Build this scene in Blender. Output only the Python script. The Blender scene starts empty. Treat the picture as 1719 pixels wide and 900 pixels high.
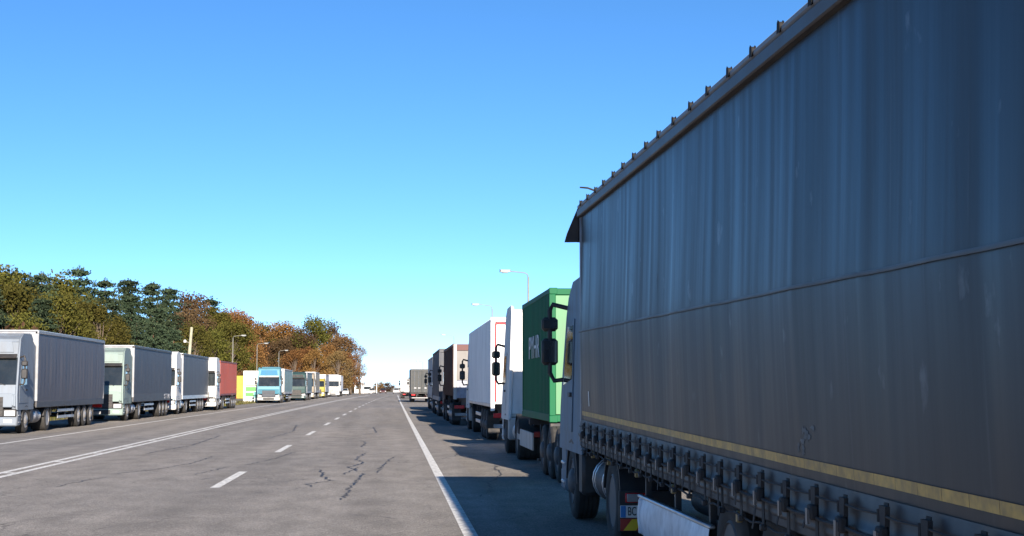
import bpy, bmesh, math, random
from mathutils import Vector, Matrix

random.seed(7)
R = math.radians
SC = bpy.context.scene
COL = SC.collection

# ------------------------------------------------------------------ camera
FPX = 2500.0
pit = math.atan(200 / FPX)
yaw = math.atan(201.5 / FPX * math.cos(pit))
cam_d = bpy.data.cameras.new('camera')
cam = bpy.data.objects.new('camera', cam_d)
COL.objects.link(cam)
cam.location = (0, 0, 1.75)
cam.rotation_euler = (math.pi / 2 + pit, 0, -yaw)
cam_d.sensor_width = 36.0
cam_d.lens = 36.0 * FPX / 1719.0
cam_d.clip_start = 0.1
cam_d.clip_end = 6000
SC.camera = cam

# ------------------------------------------------------------------ sky, sun, exposure
SUN_TO = Vector((0.36, -2.63, 1.0)).normalized()
elev = math.asin(SUN_TO.z)
azim = math.atan2(SUN_TO.x, SUN_TO.y)
w = bpy.data.worlds.new('World')
SC.world = w
w.use_nodes = True
wn, wl = w.node_tree.nodes, w.node_tree.links
bg = wn['Background']
sky = wn.new('ShaderNodeTexSky')
sky.sky_type = 'NISHITA'
sky.sun_disc = False
sky.sun_elevation = elev
sky.sun_rotation = azim
sky.altitude = 100
sky.air_density = 0.52
sky.dust_density = 0.0
sky.ozone_density = 3.0
hsv = wn.new('ShaderNodeHueSaturation')
hsv.inputs['Hue'].default_value = 0.485
hsv.inputs['Saturation'].default_value = 1.12
wl.new(sky.outputs[0], hsv.inputs['Color'])
tint = wn.new('ShaderNodeMixRGB')                     # cool camera white balance of the sky
tint.blend_type = 'MULTIPLY'
tint.inputs[0].default_value = 1
tint.inputs[2].default_value = (0.97, 1.02, 1.25, 1)
wl.new(hsv.outputs[0], tint.inputs[1])
wl.new(tint.outputs[0], bg.inputs[0])
bg.inputs[1].default_value = 0.062
sun_d = bpy.data.lights.new('sun', 'SUN')
sun_d.energy = 5.0
sun_d.angle = R(0.5)
sun_d.color = (1.0, 0.89, 0.76)
sun = bpy.data.objects.new('sun', sun_d)
COL.objects.link(sun)
sun.rotation_euler = (-SUN_TO).to_track_quat('-Z', 'Y').to_euler()
SC.view_settings.view_transform = 'Standard'
SC.view_settings.look = 'None'
SC.view_settings.exposure = 1.3
SC.view_settings.gamma = 1.0
SC.view_settings.use_curve_mapping = False

# ------------------------------------------------------------------ materials
MATS = {}


def mat(name, col, rough=0.5, metal=0.0, var=0.15, dirt=0.0, scale=2.0, bump=0.0, bscale=40.0, streak=1.0,
        dirtcol=(0.11, 0.09, 0.07), coat=0.0, spec=0.5):
    """painted or bare surface with slight colour variation, grime and uneven gloss"""
    if name in MATS:
        return MATS[name]
    m = bpy.data.materials.new(name)
    m.use_nodes = True
    n, l = m.node_tree.nodes, m.node_tree.links
    p = n['Principled BSDF']
    tc = n.new('ShaderNodeTexCoord')
    mp = n.new('ShaderNodeMapping')
    mp.inputs['Scale'].default_value = (1, 1, 1 / streak)
    l.new(tc.outputs['Object'], mp.inputs[0])
    nz = n.new('ShaderNodeTexNoise')
    nz.inputs['Scale'].default_value = scale
    nz.inputs['Detail'].default_value = 6
    l.new(mp.outputs[0], nz.inputs['Vector'])
    mr = n.new('ShaderNodeMapRange')
    mr.inputs[1].default_value = 0.3
    mr.inputs[2].default_value = 0.7
    mr.inputs[3].default_value = 1 - var
    mr.inputs[4].default_value = 1 + var
    l.new(nz.outputs[0], mr.inputs[0])
    mul = n.new('ShaderNodeMixRGB')
    mul.blend_type = 'MULTIPLY'
    mul.inputs[0].default_value = 1
    mul.inputs[1].default_value = (*col, 1)
    l.new(mr.outputs[0], mul.inputs[2])
    out = mul.outputs[0]
    if dirt > 0:
        n2 = n.new('ShaderNodeTexNoise')
        n2.inputs['Scale'].default_value = scale * 2.3
        n2.inputs['Detail'].default_value = 8
        l.new(mp.outputs[0], n2.inputs['Vector'])
        r2 = n.new('ShaderNodeMapRange')
        r2.inputs[1].default_value = 0.42
        r2.inputs[2].default_value = 0.72
        r2.inputs[3].default_value = 0
        r2.inputs[4].default_value = dirt
        l.new(n2.outputs[0], r2.inputs[0])
        mx = n.new('ShaderNodeMixRGB')
        mx.inputs[2].default_value = (*dirtcol, 1)
        l.new(r2.outputs[0], mx.inputs[0])
        l.new(out, mx.inputs[1])
        out = mx.outputs[0]
    l.new(out, p.inputs['Base Color'])
    rr = n.new('ShaderNodeMapRange')
    rr.inputs[3].default_value = max(0.03, rough - 0.08)
    rr.inputs[4].default_value = min(1, rough + 0.12)
    l.new(nz.outputs[0], rr.inputs[0])
    l.new(rr.outputs[0], p.inputs['Roughness'])
    p.inputs['Metallic'].default_value = metal
    p.inputs['Coat Weight'].default_value = coat
    p.inputs['Specular IOR Level'].default_value = spec
    if bump > 0:
        bn = n.new('ShaderNodeTexNoise')
        bn.inputs['Scale'].default_value = bscale
        bn.inputs['Detail'].default_value = 4
        l.new(tc.outputs['Object'], bn.inputs['Vector'])
        b = n.new('ShaderNodeBump')
        b.inputs['Strength'].default_value = bump
        b.inputs['Distance'].default_value = 0.02
        l.new(bn.outputs[0], b.inputs['Height'])
        l.new(b.outputs[0], p.inputs['Normal'])
    MATS[name] = m
    return m


def paint(name, col, dirt=0.25):
    return mat('paint_' + name, col, 0.55, 0, 0.08, dirt, 1.5, streak=3, spec=.3)


def tarp(name, col, dirt=0.35):
    return mat('tarp_' + name, col, 0.58, 0, 0.12, dirt, 1.3, 0.15, 3.0, streak=5, dirtcol=(0.16, 0.15, 0.14))


M_BLACK = mat('black_plastic', (0.02, 0.02, 0.022), 0.55, dirt=0.25)
M_RUBBER = mat('tyre_rubber', (0.022, 0.021, 0.02), 0.85, dirt=0.4, dirtcol=(0.09, 0.08, 0.07))
M_RIM = mat('rim_steel', (0.45, 0.44, 0.43), 0.45, 0.6, dirt=0.45)
M_RIMD = mat('rim_shaded_grimy', (.09, .09, .095), .6, .3, dirt=.6)  # darker copy of the rim: shade on right-hand trucks put into its colour
M_ALU = mat('aluminium', (0.6, 0.61, 0.63), 0.35, 0.9, dirt=0.25)
M_CHASSIS = mat('chassis_steel', (0.03, 0.03, 0.034), 0.6, 0.2, dirt=0.5)
M_GLASS = mat('dark_glass', (0.015, 0.02, 0.024), 0.08, dirt=0.05, coat=0.5)
M_LAMP = mat('headlight_glass', (0.75, 0.78, 0.8), 0.12, 0.3, dirt=0.1)
M_RED = mat('red_lens', (0.5, 0.015, 0.02), 0.25, dirt=0.15)
M_WHITEP = mat('line_paint', (0.72, 0.71, 0.68), 0.7, var=0.15, dirt=0.95, scale=5.0, dirtcol=(0.17, 0.165, 0.16))
M_GALV = mat('galvanised_post', (0.2, 0.2, 0.185), 0.65, 0.1, dirt=0.3)
M_CONC = mat('concrete_post', (0.34, 0.33, 0.24), 0.9, dirt=0.3, bump=0.4)
GREYF = mat('grey_frame', (.26, .27, .29), .5, .2, dirt=.35)
M_MUD = mat('mud_flap', (0.025, 0.025, 0.027), 0.8, dirt=0.4)

# ------------------------------------------------------------------ mesh helpers


class MB:
    def __init__(s):
        s.v, s.f = [], []

    def add(s, vs, fs):
        o = len(s.v)
        s.v += [tuple(q) for q in vs]
        s.f += [tuple(i + o for i in q) for q in fs]
        return s

    def box(s, x0, x1, y0, y1, z0, z1, c=0.0):
        xs, ys, zs = (x0, x1), (y0, y1), (z0, z1)
        if c <= 0:
            vs = [(xs[i], ys[j], zs[k]) for i in (0, 1) for j in (0, 1) for k in (0, 1)]
            return s.add(vs, [(0, 1, 3, 2), (4, 6, 7, 5), (0, 4, 5, 1), (2, 3, 7, 6), (0, 2, 6, 4), (1, 5, 7, 3)])
        vs, ix = [], {}
        for i in (0, 1):
            for j in (0, 1):
                for k in (0, 1):
                    X, Y, Z = xs[i], ys[j], zs[k]
                    a, b, d = (c if i == 0 else -c), (c if j == 0 else -c), (c if k == 0 else -c)
                    for ax, q in enumerate(((X, Y + b, Z + d), (X + a, Y, Z + d), (X + a, Y + b, Z))):
                        ix[(i, j, k, ax)] = len(vs)
                        vs.append(q)
        fs = []
        for i in (0, 1):
            fs.append([ix[(i, j, k, 0)] for j, k in ((0, 0), (0, 1), (1, 1), (1, 0))])
            fs.append([ix[(j, i, k, 1)] for j, k in ((0, 0), (0, 1), (1, 1), (1, 0))])
            fs.append([ix[(j, k, i, 2)] for j, k in ((0, 0), (0, 1), (1, 1), (1, 0))])
        for p in (0, 1):
            for q in (0, 1):
                fs.append([ix[(p, q, 0, 0)], ix[(p, q, 1, 0)], ix[(p, q, 1, 1)], ix[(p, q, 0, 1)]])
                fs.append([ix[(p, 0, q, 0)], ix[(p, 1, q, 0)], ix[(p, 1, q, 2)], ix[(p, 0, q, 2)]])
                fs.append([ix[(0, p, q, 1)], ix[(1, p, q, 1)], ix[(1, p, q, 2)], ix[(0, p, q, 2)]])
        for i in (0, 1):
            for j in (0, 1):
                for k in (0, 1):
                    fs.append([ix[(i, j, k, ax)] for ax in range(3)])
        return s.add(vs, fs)

    def prism(s, poly, x0, x1, tap=None):
        """polygon of (y, z) extruded along x; tap(z) scales x"""
        n = len(poly)
        g = tap or (lambda z: 0)
        vs = [(x0 + (g(z) if x0 < 0 else -g(z)), y, z) for y, z in poly] + \
             [(x1 + (g(z) if x1 < 0 else -g(z)), y, z) for y, z in poly]
        fs = [tuple(range(n)), tuple(range(2 * n - 1, n - 1, -1))]
        fs += [(i, (i + 1) % n, n + (i + 1) % n, n + i) for i in range(n)]
        return s.add(vs, fs)

    def extr(s, poly, off):
        """3D polygon extruded by vector off"""
        n = len(poly)
        off = Vector(off)
        vs = [tuple(Vector(q)) for q in poly] + [tuple(Vector(q) + off) for q in poly]
        fs = [tuple(range(n)), tuple(range(2 * n - 1, n - 1, -1))]
        fs += [(i, (i + 1) % n, n + (i + 1) % n, n + i) for i in range(n)]
        return s.add(vs, fs)

    def lathe(s, prof, c=(0, 0, 0), axis='x', n=24):
        """profile of (along, radius) revolved about axis"""
        vs, fs = [], []
        m = len(prof)
        for a, r in prof:
            for i in range(n):
                t = 2 * math.pi * i / n
                p, q = r * math.cos(t), r * math.sin(t)
                vs.append({'x': (c[0] + a, c[1] + p, c[2] + q), 'y': (c[0] + p, c[1] + a, c[2] + q),
                           'z': (c[0] + p, c[1] + q, c[2] + a)}[axis])
        for k in range(m - 1):
            for i in range(n):
                j = (i + 1) % n
                fs.append((k * n + i, k * n + j, (k + 1) * n + j, (k + 1) * n + i))
        if prof[0][1] > 1e-5:
            fs.append(tuple(range(n)))
        if prof[-1][1] > 1e-5:
            fs.append(tuple(range((m - 1) * n, m * n)))
        return s.add(vs, fs)

    def tube(s, pts, r, n=8):
        pts = [Vector(p) for p in pts]
        rs = r if isinstance(r, (list, tuple)) else [r] * len(pts)
        vs, fs = [], []
        ref = Vector((0.123, 0.31, 0.94))
        for i, p in enumerate(pts):
            t = (pts[min(i + 1, len(pts) - 1)] - pts[max(i - 1, 0)]).normalized()
            u = t.cross(ref)
            if u.length < 0.1:
                u = t.cross(Vector((1, 0, 0)))
            u.normalize()
            v = t.cross(u)
            for k in range(n):
                a = 2 * math.pi * k / n
                vs.append(p + (u * math.cos(a) + v * math.sin(a)) * rs[i])
        for i in range(len(pts) - 1):
            for k in range(n):
                j = (k + 1) % n
                fs.append((i * n + k, i * n + j, (i + 1) * n + j, (i + 1) * n + k))
        fs += [tuple(range(n)), tuple(range((len(pts) - 1) * n, len(pts) * n))]
        return s.add(vs, fs)

    def grid(s, nu, nv, fn):
        vs = [fn(i / nu, j / nv) for i in range(nu + 1) for j in range(nv + 1)]
        fs = [(i * (nv + 1) + j, i * (nv + 1) + j + 1, (i + 1) * (nv + 1) + j + 1, (i + 1) * (nv + 1) + j)
              for i in range(nu) for j in range(nv)]
        return s.add(vs, fs)

    def shear(s, k, y0):
        s.v = [(x, y, z + k * (y - y0)) for x, y, z in s.v]
        return s

    def mesh(s, name, m=None, bevel=0.0, seg=2, smooth=40, fix=True):
        me = bpy.data.meshes.new(name)
        me.from_pydata(s.v, [], s.f)
        if fix or bevel:
            bm = bmesh.new()
            bm.from_mesh(me)
            if bevel:
                bmesh.ops.bevel(bm, geom=bm.edges[:], offset=bevel, segments=seg, affect='EDGES', clamp_overlap=True)
            bmesh.ops.recalc_face_normals(bm, faces=bm.faces[:])
            bm.to_mesh(me)
            bm.free()
        if smooth:
            me.shade_smooth()
            me.set_sharp_from_angle(angle=R(smooth))
        if m:
            me.materials.append(m)
        me.update()
        return me

    def build(s, name, m, parent=None, **k):
        return link(name, s.mesh(name, m, **k), parent)


def link(name, data, parent=None, loc=(0, 0, 0), rot=(0, 0, 0)):
    o = bpy.data.objects.new(name, data)
    COL.objects.link(o)
    o.parent = parent
    o.location = loc
    o.rotation_euler = rot
    return o


def tag(o, label=None, cat=None, group=None, kind=None):
    if label:
        o['label'] = label
    if cat:
        o['category'] = cat
    if group:
        o['group'] = group
    if kind:
        o['kind'] = kind
    return o


def thing(name, label, cat, loc=(0, 0, 0), rz=0.0, group=None):
    return tag(link(name, None, None, loc, (0, 0, rz)), label, cat, group)


def text_mesh(body, size, m, ext=0.004):
    c = bpy.data.curves.new('lettering', 'FONT')
    c.body = body
    c.size = size
    c.extrude = ext
    c.align_x = 'CENTER'
    c.align_y = 'CENTER'
    o = bpy.data.objects.new('lettering_source', c)
    COL.objects.link(o)
    dg = bpy.context.evaluated_depsgraph_get()
    me = bpy.data.meshes.new_from_object(o.evaluated_get(dg))
    bpy.data.objects.remove(o)
    bpy.data.curves.remove(c)
    me.name = 'lettering'
    me.materials.clear()
    me.materials.append(m)
    return me


SIDE = Matrix(((0, 0, -1), (-1, 0, 0), (0, 1, 0)))     # text read on the local left side
REAR = Matrix(((1, 0, 0), (0, 0, -1), (0, 1, 0)))      # text read from behind


def text(body, size, m, parent, loc, basis, sx=1.0):
    me = text_mesh(body, size, m)
    for v in me.vertices:
        q = v.co.copy()
        q.x *= sx
        v.co = basis @ q
    return link('lettering', me, parent, loc)


# ------------------------------------------------------------------ ground, road, markings
def D(y):
    """the road bends gently to the right far away"""
    return 4e-5 * max(0.0, y - 60) ** 2 if y < 330 else 2.916 + 0.0216 * (y - 330) + 1.2e-4 * (y - 330) ** 2


def asphalt(name, col, warm):
    m = bpy.data.materials.new(name)
    m.use_nodes = True
    n, l = m.node_tree.nodes, m.node_tree.links
    p = n['Principled BSDF']
    tc = n.new('ShaderNodeTexCoord')

    def noise(scale, vec=(1, 1, 1), detail=4):
        mp = n.new('ShaderNodeMapping')
        mp.inputs['Scale'].default_value = vec
        l.new(tc.outputs['Object'], mp.inputs[0])
        z = n.new('ShaderNodeTexNoise')
        z.inputs['Scale'].default_value = scale
        z.inputs['Detail'].default_value = detail
        l.new(mp.outputs[0], z.inputs['Vector'])
        return z.outputs[0]

    def ramp(src, lo, hi, a, b):
        q = n.new('ShaderNodeMapRange')
        for i, x in enumerate((lo, hi, a, b)):
            q.inputs[i + 1].default_value = x
        l.new(src, q.inputs[0])
        return q.outputs[0]

    def mul(c, fac):
        q = n.new('ShaderNodeMixRGB')
        q.blend_type = 'MULTIPLY'
        q.inputs[0].default_value = 1
        l.new(c, q.inputs[1])
        l.new(fac, q.inputs[2])
        return q.outputs[0]
    base = n.new('ShaderNodeMixRGB')
    base.inputs[1].default_value = (*col, 1)
    base.inputs[2].default_value = (*warm, 1)
    l.new(ramp(noise(0.09, (1, 0.35, 1), 5), 0.35, 0.65, 0, 1), base.inputs[0])
    c = mul(base.outputs[0], ramp(noise(1.0, (0.9, 0.03, 1), 3), 0.3, 0.7, 0.8, 1.12))     # wheel tracks
    c = mul(c, ramp(noise(1.7, (1, 0.5, 1), 8), 0.3, 0.7, 0.8, 1.16))                      # blotches
    c = mul(c, ramp(noise(45, (1, 1, 1), 2), 0.35, 0.65, 0.6, 1.4))                         # stones
    c = mul(c, ramp(noise(13, (1, .8, 1), 6), 0.3, 0.7, 0.78, 1.2))                         # coarse grain
    # fine crazing
    mp = n.new('ShaderNodeMapping')
    mp.inputs['Scale'].default_value = (1, 0.6, 1)
    l.new(tc.outputs['Object'], mp.inputs[0])
    wz = n.new('ShaderNodeTexNoise')
    wz.inputs['Scale'].default_value = 1.4
    wz.inputs['Detail'].default_value = 5
    l.new(mp.outputs[0], wz.inputs['Vector'])
    ad = n.new('ShaderNodeVectorMath')
    ad.operation = 'ADD'
    l.new(mp.outputs[0], ad.inputs[0])
    l.new(wz.outputs['Color'], ad.inputs[1])
    vo = n.new('ShaderNodeTexVoronoi')
    vo.feature = 'DISTANCE_TO_EDGE'
    vo.inputs['Scale'].default_value = 0.55
    l.new(ad.outputs[0], vo.inputs['Vector'])
    crack = ramp(vo.outputs[0], 0.0, 0.012, 1, 0)
    gate = ramp(noise(0.22, (1, 0.6, 1), 2), 0.48, 0.6, 0, 0.6)
    cg = n.new('ShaderNodeMath')
    cg.operation = 'MULTIPLY'
    l.new(crack, cg.inputs[0])
    l.new(gate, cg.inputs[1])
    mx = n.new('ShaderNodeMixRGB')
    mx.inputs[2].default_value = (0.035, 0.034, 0.033, 1)
    l.new(cg.outputs[0], mx.inputs[0])
    l.new(c, mx.inputs[1])
    l.new(mx.outputs[0], p.inputs['Base Color'])
    p.inputs['Roughness'].default_value = 0.9
    p.inputs['Specular IOR Level'].default_value = 0.25
    b = n.new('ShaderNodeBump')
    b.inputs['Strength'].default_value = 0.5
    b.inputs['Distance'].default_value = 0.01
    l.new(noise(70, (1, 1, 1), 3), b.inputs['Height'])
    l.new(b.outputs[0], p.inputs['Normal'])
    return m


def soil_material():
    m = bpy.data.materials.new('verge_soil')
    m.use_nodes = True
    n, l = m.node_tree.nodes, m.node_tree.links
    p = n['Principled BSDF']
    tc = n.new('ShaderNodeTexCoord')
    z = n.new('ShaderNodeTexNoise')
    z.inputs['Scale'].default_value = 0.35
    z.inputs['Detail'].default_value = 10
    l.new(tc.outputs['Object'], z.inputs['Vector'])
    cr = n.new('ShaderNodeValToRGB')
    e = cr.color_ramp.elements
    e[0].position, e[0].color = 0.35, (0.10, 0.085, 0.045, 1)
    e[1].position, e[1].color = 0.68, (0.07, 0.09, 0.03, 1)
    q = e.new(0.52)
    q.color = (0.16, 0.125, 0.075, 1)
    l.new(z.outputs[0], cr.inputs[0])
    l.new(cr.outputs[0], p.inputs['Base Color'])
    p.inputs['Roughness'].default_value = 1
    b = n.new('ShaderNodeBump')
    b.inputs['Strength'].default_value = 0.8
    b.inputs['Distance'].default_value = 0.1
    z2 = n.new('ShaderNodeTexNoise')
    z2.inputs['Scale'].default_value = 6
    z2.inputs['Detail'].default_value = 8
    l.new(tc.outputs['Object'], z2.inputs['Vector'])
    l.new(z2.outputs[0], b.inputs['Height'])
    l.new(b.outputs[0], p.inputs['Normal'])
    return m


g = MB().box(-3000, 3000, -300, 5000, -1.0, -0.03).build('ground', soil_material())
tag(g, 'dry grassy ground with fallen leaves', 'ground', kind='structure')

YS = [-40, 0, 20, 40, 60, 80, 100, 120, 140, 160, 180, 200, 220, 240, 260, 280, 300, 320, 345, 370, 400, 430, 470, 520]
M_ROAD = asphalt('old_asphalt', (0.2, 0.188, 0.178), (0.26, 0.235, 0.21))
M_SHOULDER = asphalt('shoulder_asphalt', (0.19, 0.175, 0.158), (0.25, 0.222, 0.19))


def strip(xa, xb, z, ys=YS):
    mb = MB()
    vs, fs = [], []
    for y in ys:
        vs += [(xa(y), y, z), (xb(y), y, z)]
    for i in range(len(ys) - 1):
        fs.append((2 * i, 2 * i + 1, 2 * i + 3, 2 * i + 2))
    return mb.add(vs, fs)


road = strip(lambda y: -13.0 + D(y), lambda y: 1.6, 0.0).build('road', M_ROAD, smooth=0, fix=False)
tag(road, 'wide grey cracked asphalt road', 'road', kind='structure')
sh = strip(lambda y: 1.6, lambda y: 7.0, -0.004).build('hard_shoulder', M_SHOULDER, smooth=0, fix=False)
tag(sh, 'asphalt parking strip right of the white edge line', 'shoulder', kind='structure')
lb = strip(lambda y: (-17.8 if y < 125 else -15.4) + D(y), lambda y: -13.0 + D(y), -0.004).build('lay_by', M_SHOULDER, smooth=0, fix=False)
tag(lb, 'asphalt parking strip along the forest', 'lay-by', kind='structure')


def line(name, x, wd, ya, yb, dr=1.0, z=0.004):
    n = max(1, int((yb - ya) / 8))
    ys = [ya + (yb - ya) * i / n for i in range(n + 1)]
    return strip(lambda y: x - wd / 2 + D(y) * dr, lambda y: x + wd / 2 + D(y) * dr, z, ys).build(name, M_WHITEP, road, smooth=0, fix=False)


tag(line('edge_line', 0.94, 0.17, -10, 330, 0.12), 'white solid line beside the right lane')
tag(line('edge_line', -12.05, 0.15, 20, 330), 'worn white line along the left parking strip')
line('centre_line', -7.95, 0.15, 10, 330)
line('centre_line', -7.6, 0.15, 10, 330)
for k in range(-1, 22):
    yc = 29.0 + 14.3 * k if k < 3 else 71.9 + 12.3 * (k - 3)
    line('lane_dash', -3.07, 0.17, yc - 2.5, yc + 2.5)
for k in range(60):
    yk = 22 + 4.6 * k
    mb = MB()
    x = -7.775 + D(yk)
    mb.add([(x - 0.11, yk, 0.0045), (x + 0.11, yk, 0.0045), (x + 0.11, yk + 0.35, 0.0045), (x - 0.11, yk + 0.35, 0.0045)], [(0, 1, 2, 3)])
    if random.random() < 0.8:
        mb.build('line_remnant', M_WHITEP, road, smooth=0, fix=False)

# tar-filled cracks
M_TAR = mat('tar_seal', (0.025, 0.025, 0.026), 0.6, var=0.3)


def crack(pts, wd=0.05, z=0.003, jit=0.03):
    rp = []
    for i in range(len(pts) - 1):
        (x0, y0), (x1, y1) = pts[i], pts[i + 1]
        n = max(2, int(math.hypot(x1 - x0, y1 - y0) / 0.18))
        for k in range(n):
            t = k / n
            rp.append((x0 + (x1 - x0) * t + random.gauss(0, jit), y0 + (y1 - y0) * t + random.gauss(0, jit)))
    rp.append(pts[-1])
    vs, fs = [], []
    for i, (x, y) in enumerate(rp):
        a, b = rp[max(0, i - 1)], rp[min(len(rp) - 1, i + 1)]
        t = Vector((b[0] - a[0], b[1] - a[1], 0)).normalized()
        nx, ny = -t.y, t.x
        q = 0.8 * wd * random.uniform(0.3, 1.0) * (0.35 if i in (0, len(rp) - 1) else 1)
        vs += [(x - nx * q / 2, y - ny * q / 2, z), (x + nx * q / 2, y + ny * q / 2, z)]
    for i in range(len(rp) - 1):
        fs.append((2 * i, 2 * i + 1, 2 * i + 3, 2 * i + 2))
    MB().add(vs, fs).build('tar_crack', M_TAR, road, smooth=0, fix=False)


crack([(-0.79, 23.5), (-0.72, 24.6), (-0.74, 25.9), (-0.68, 27.2), (-0.62, 29.5), (-0.58, 30.8)], 0.075)
crack([(-0.72, 31.4), (-0.95, 33.2), (-0.65, 34.6), (-0.85, 36.8), (-0.7, 40.0)], 0.08)
crack([(-0.98, 30.2), (-0.75, 33.0)], 0.06)
crack([(-0.3, 30.8), (-0.2, 33.5), (-0.05, 36.5), (0.1, 38.0)], 0.06)
crack([(-1.75, 31.8), (-1.55, 32.2), (-1.4, 31.0), (-1.35, 29.6), (-1.15, 28.4), (-1.3, 27.8), (-1.5, 27.4), (-1.4, 26.6)], 0.085)
crack([(-1.15, 28.4), (-1.05, 28.3)], 0.1)
crack([(-2.5, 27.6), (-2.1, 28.0), (-1.6, 28.9), (-1.3, 29.0)], 0.035)
crack([(-2.3, 25.0), (-1.95, 25.5), (-1.7, 25.3)], 0.03)
crack([(-2.0, 26.3), (-1.8, 25.9)], 0.045)
crack([(-0.55, 20.8), (-0.1, 20.4), (0.15, 20.1)], 0.03, jit=0.03)
crack([(-5.6, 31.0), (-5.0, 32.5), (-4.6, 35.0), (-4.5, 38.5)], 0.06)
crack([(-3.95, 30.5), (-3.7, 32.2), (-3.6, 33.5)], 0.05)
crack([(-3.6, 28.8), (-3.45, 29.6)], 0.05)
crack([(-3.3, 34.2), (-2.9, 36.6), (-2.6, 41.0)], 0.05)
crack([(-0.9, 44), (-0.8, 47), (-0.95, 49)], 0.06)
crack([(-5.9, 27), (-5.7, 29.0), (-5.5, 30.0)], 0.06)
crack([(1.4, 24.0), (1.7, 25.6), (1.75, 27.4), (2.2, 30.0), (2.3, 33.5)], 0.06, z=0.002)
crack([(1.15, 36.5), (1.6, 38.2), (1.9, 41)], 0.05, z=0.002)
crack([(-6.5, 40), (-6.0, 46), (-6.2, 55)], 0.07)
crack([(-4.2, 52), (-3.9, 60), (-4.4, 70)], 0.07)
crack([(-1.2, 55), (-0.6, 58), (-0.8, 66)], 0.07)

# ------------------------------------------------------------------ wheels


def tyre_mesh(wd):
    h = wd / 2
    pr = [(-h + 0.02, 0.29), (-h, 0.33), (-h - 0.005, 0.40), (-h + 0.012, 0.47), (-h + 0.045, 0.5)]
    for k in range(1, 4):
        x = -h + 0.045 + (wd - 0.09) * k / 4
        pr += [(x - 0.008, 0.5), (x - 0.006, 0.488), (x + 0.006, 0.488), (x + 0.008, 0.5)]
    pr += [(h - 0.045, 0.5), (h - 0.012, 0.47), (h + 0.005, 0.40), (h, 0.33), (h - 0.02, 0.29)]
    return MB().lathe(pr, n=32).mesh('wheel', M_RUBBER, smooth=35)


def rim_mesh(wd, dual):
    h = wd / 2
    if dual:
        pr = [(-h + 0.015, 0.30), (-h + 0.005, 0.285), (-h + 0.05, 0.265), (-h + 0.13, 0.24), (-h + 0.16, 0.19), (-h + 0.15, 0.14),
              (-h + 0.06, 0.12), (-h + 0.03, 0.09), (-h + 0.025, 0.0)]
    else:
        pr = [(-h + 0.015, 0.30), (-h + 0.0, 0.285), (-h + 0.03, 0.265), (-h + 0.05, 0.23), (-h + 0.03, 0.18), (-h - 0.02, 0.15),
              (-h - 0.035, 0.12), (-h - 0.05, 0.08), (-h - 0.055, 0.0)]
    mb = MB().lathe(pr, n=28)
    for k in range(10):
        a = 2 * math.pi * k / 10
        xx = -h + (0.15 if dual else 0.03)
        mb.lathe([(xx - 0.03, 0.0), (xx - 0.03, 0.016), (xx + 0.03, 0.016)], (0, 0.165 * math.cos(a), 0.165 * math.sin(a)), n=6)
    return mb.mesh('rim', M_RIM, smooth=35)


TY = {k: (tyre_mesh(wd), rim_mesh(wd, k == 'dual')) for k, wd in (('single', 0.32), ('wide', 0.39), ('dual', 0.6))}
WD = {'single': 0.32, 'wide': 0.39, 'dual': 0.6}


DARK_RIMS = {}


def wheel(t, y, kind, half=1.24, sides=(-1, 1)):
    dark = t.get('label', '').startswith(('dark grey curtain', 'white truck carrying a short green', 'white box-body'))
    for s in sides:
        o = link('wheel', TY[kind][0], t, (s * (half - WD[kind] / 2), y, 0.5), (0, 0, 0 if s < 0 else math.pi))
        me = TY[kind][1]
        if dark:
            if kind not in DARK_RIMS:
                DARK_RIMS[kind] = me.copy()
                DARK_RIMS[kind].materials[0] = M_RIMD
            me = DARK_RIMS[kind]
        link('rim', me, o)


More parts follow.
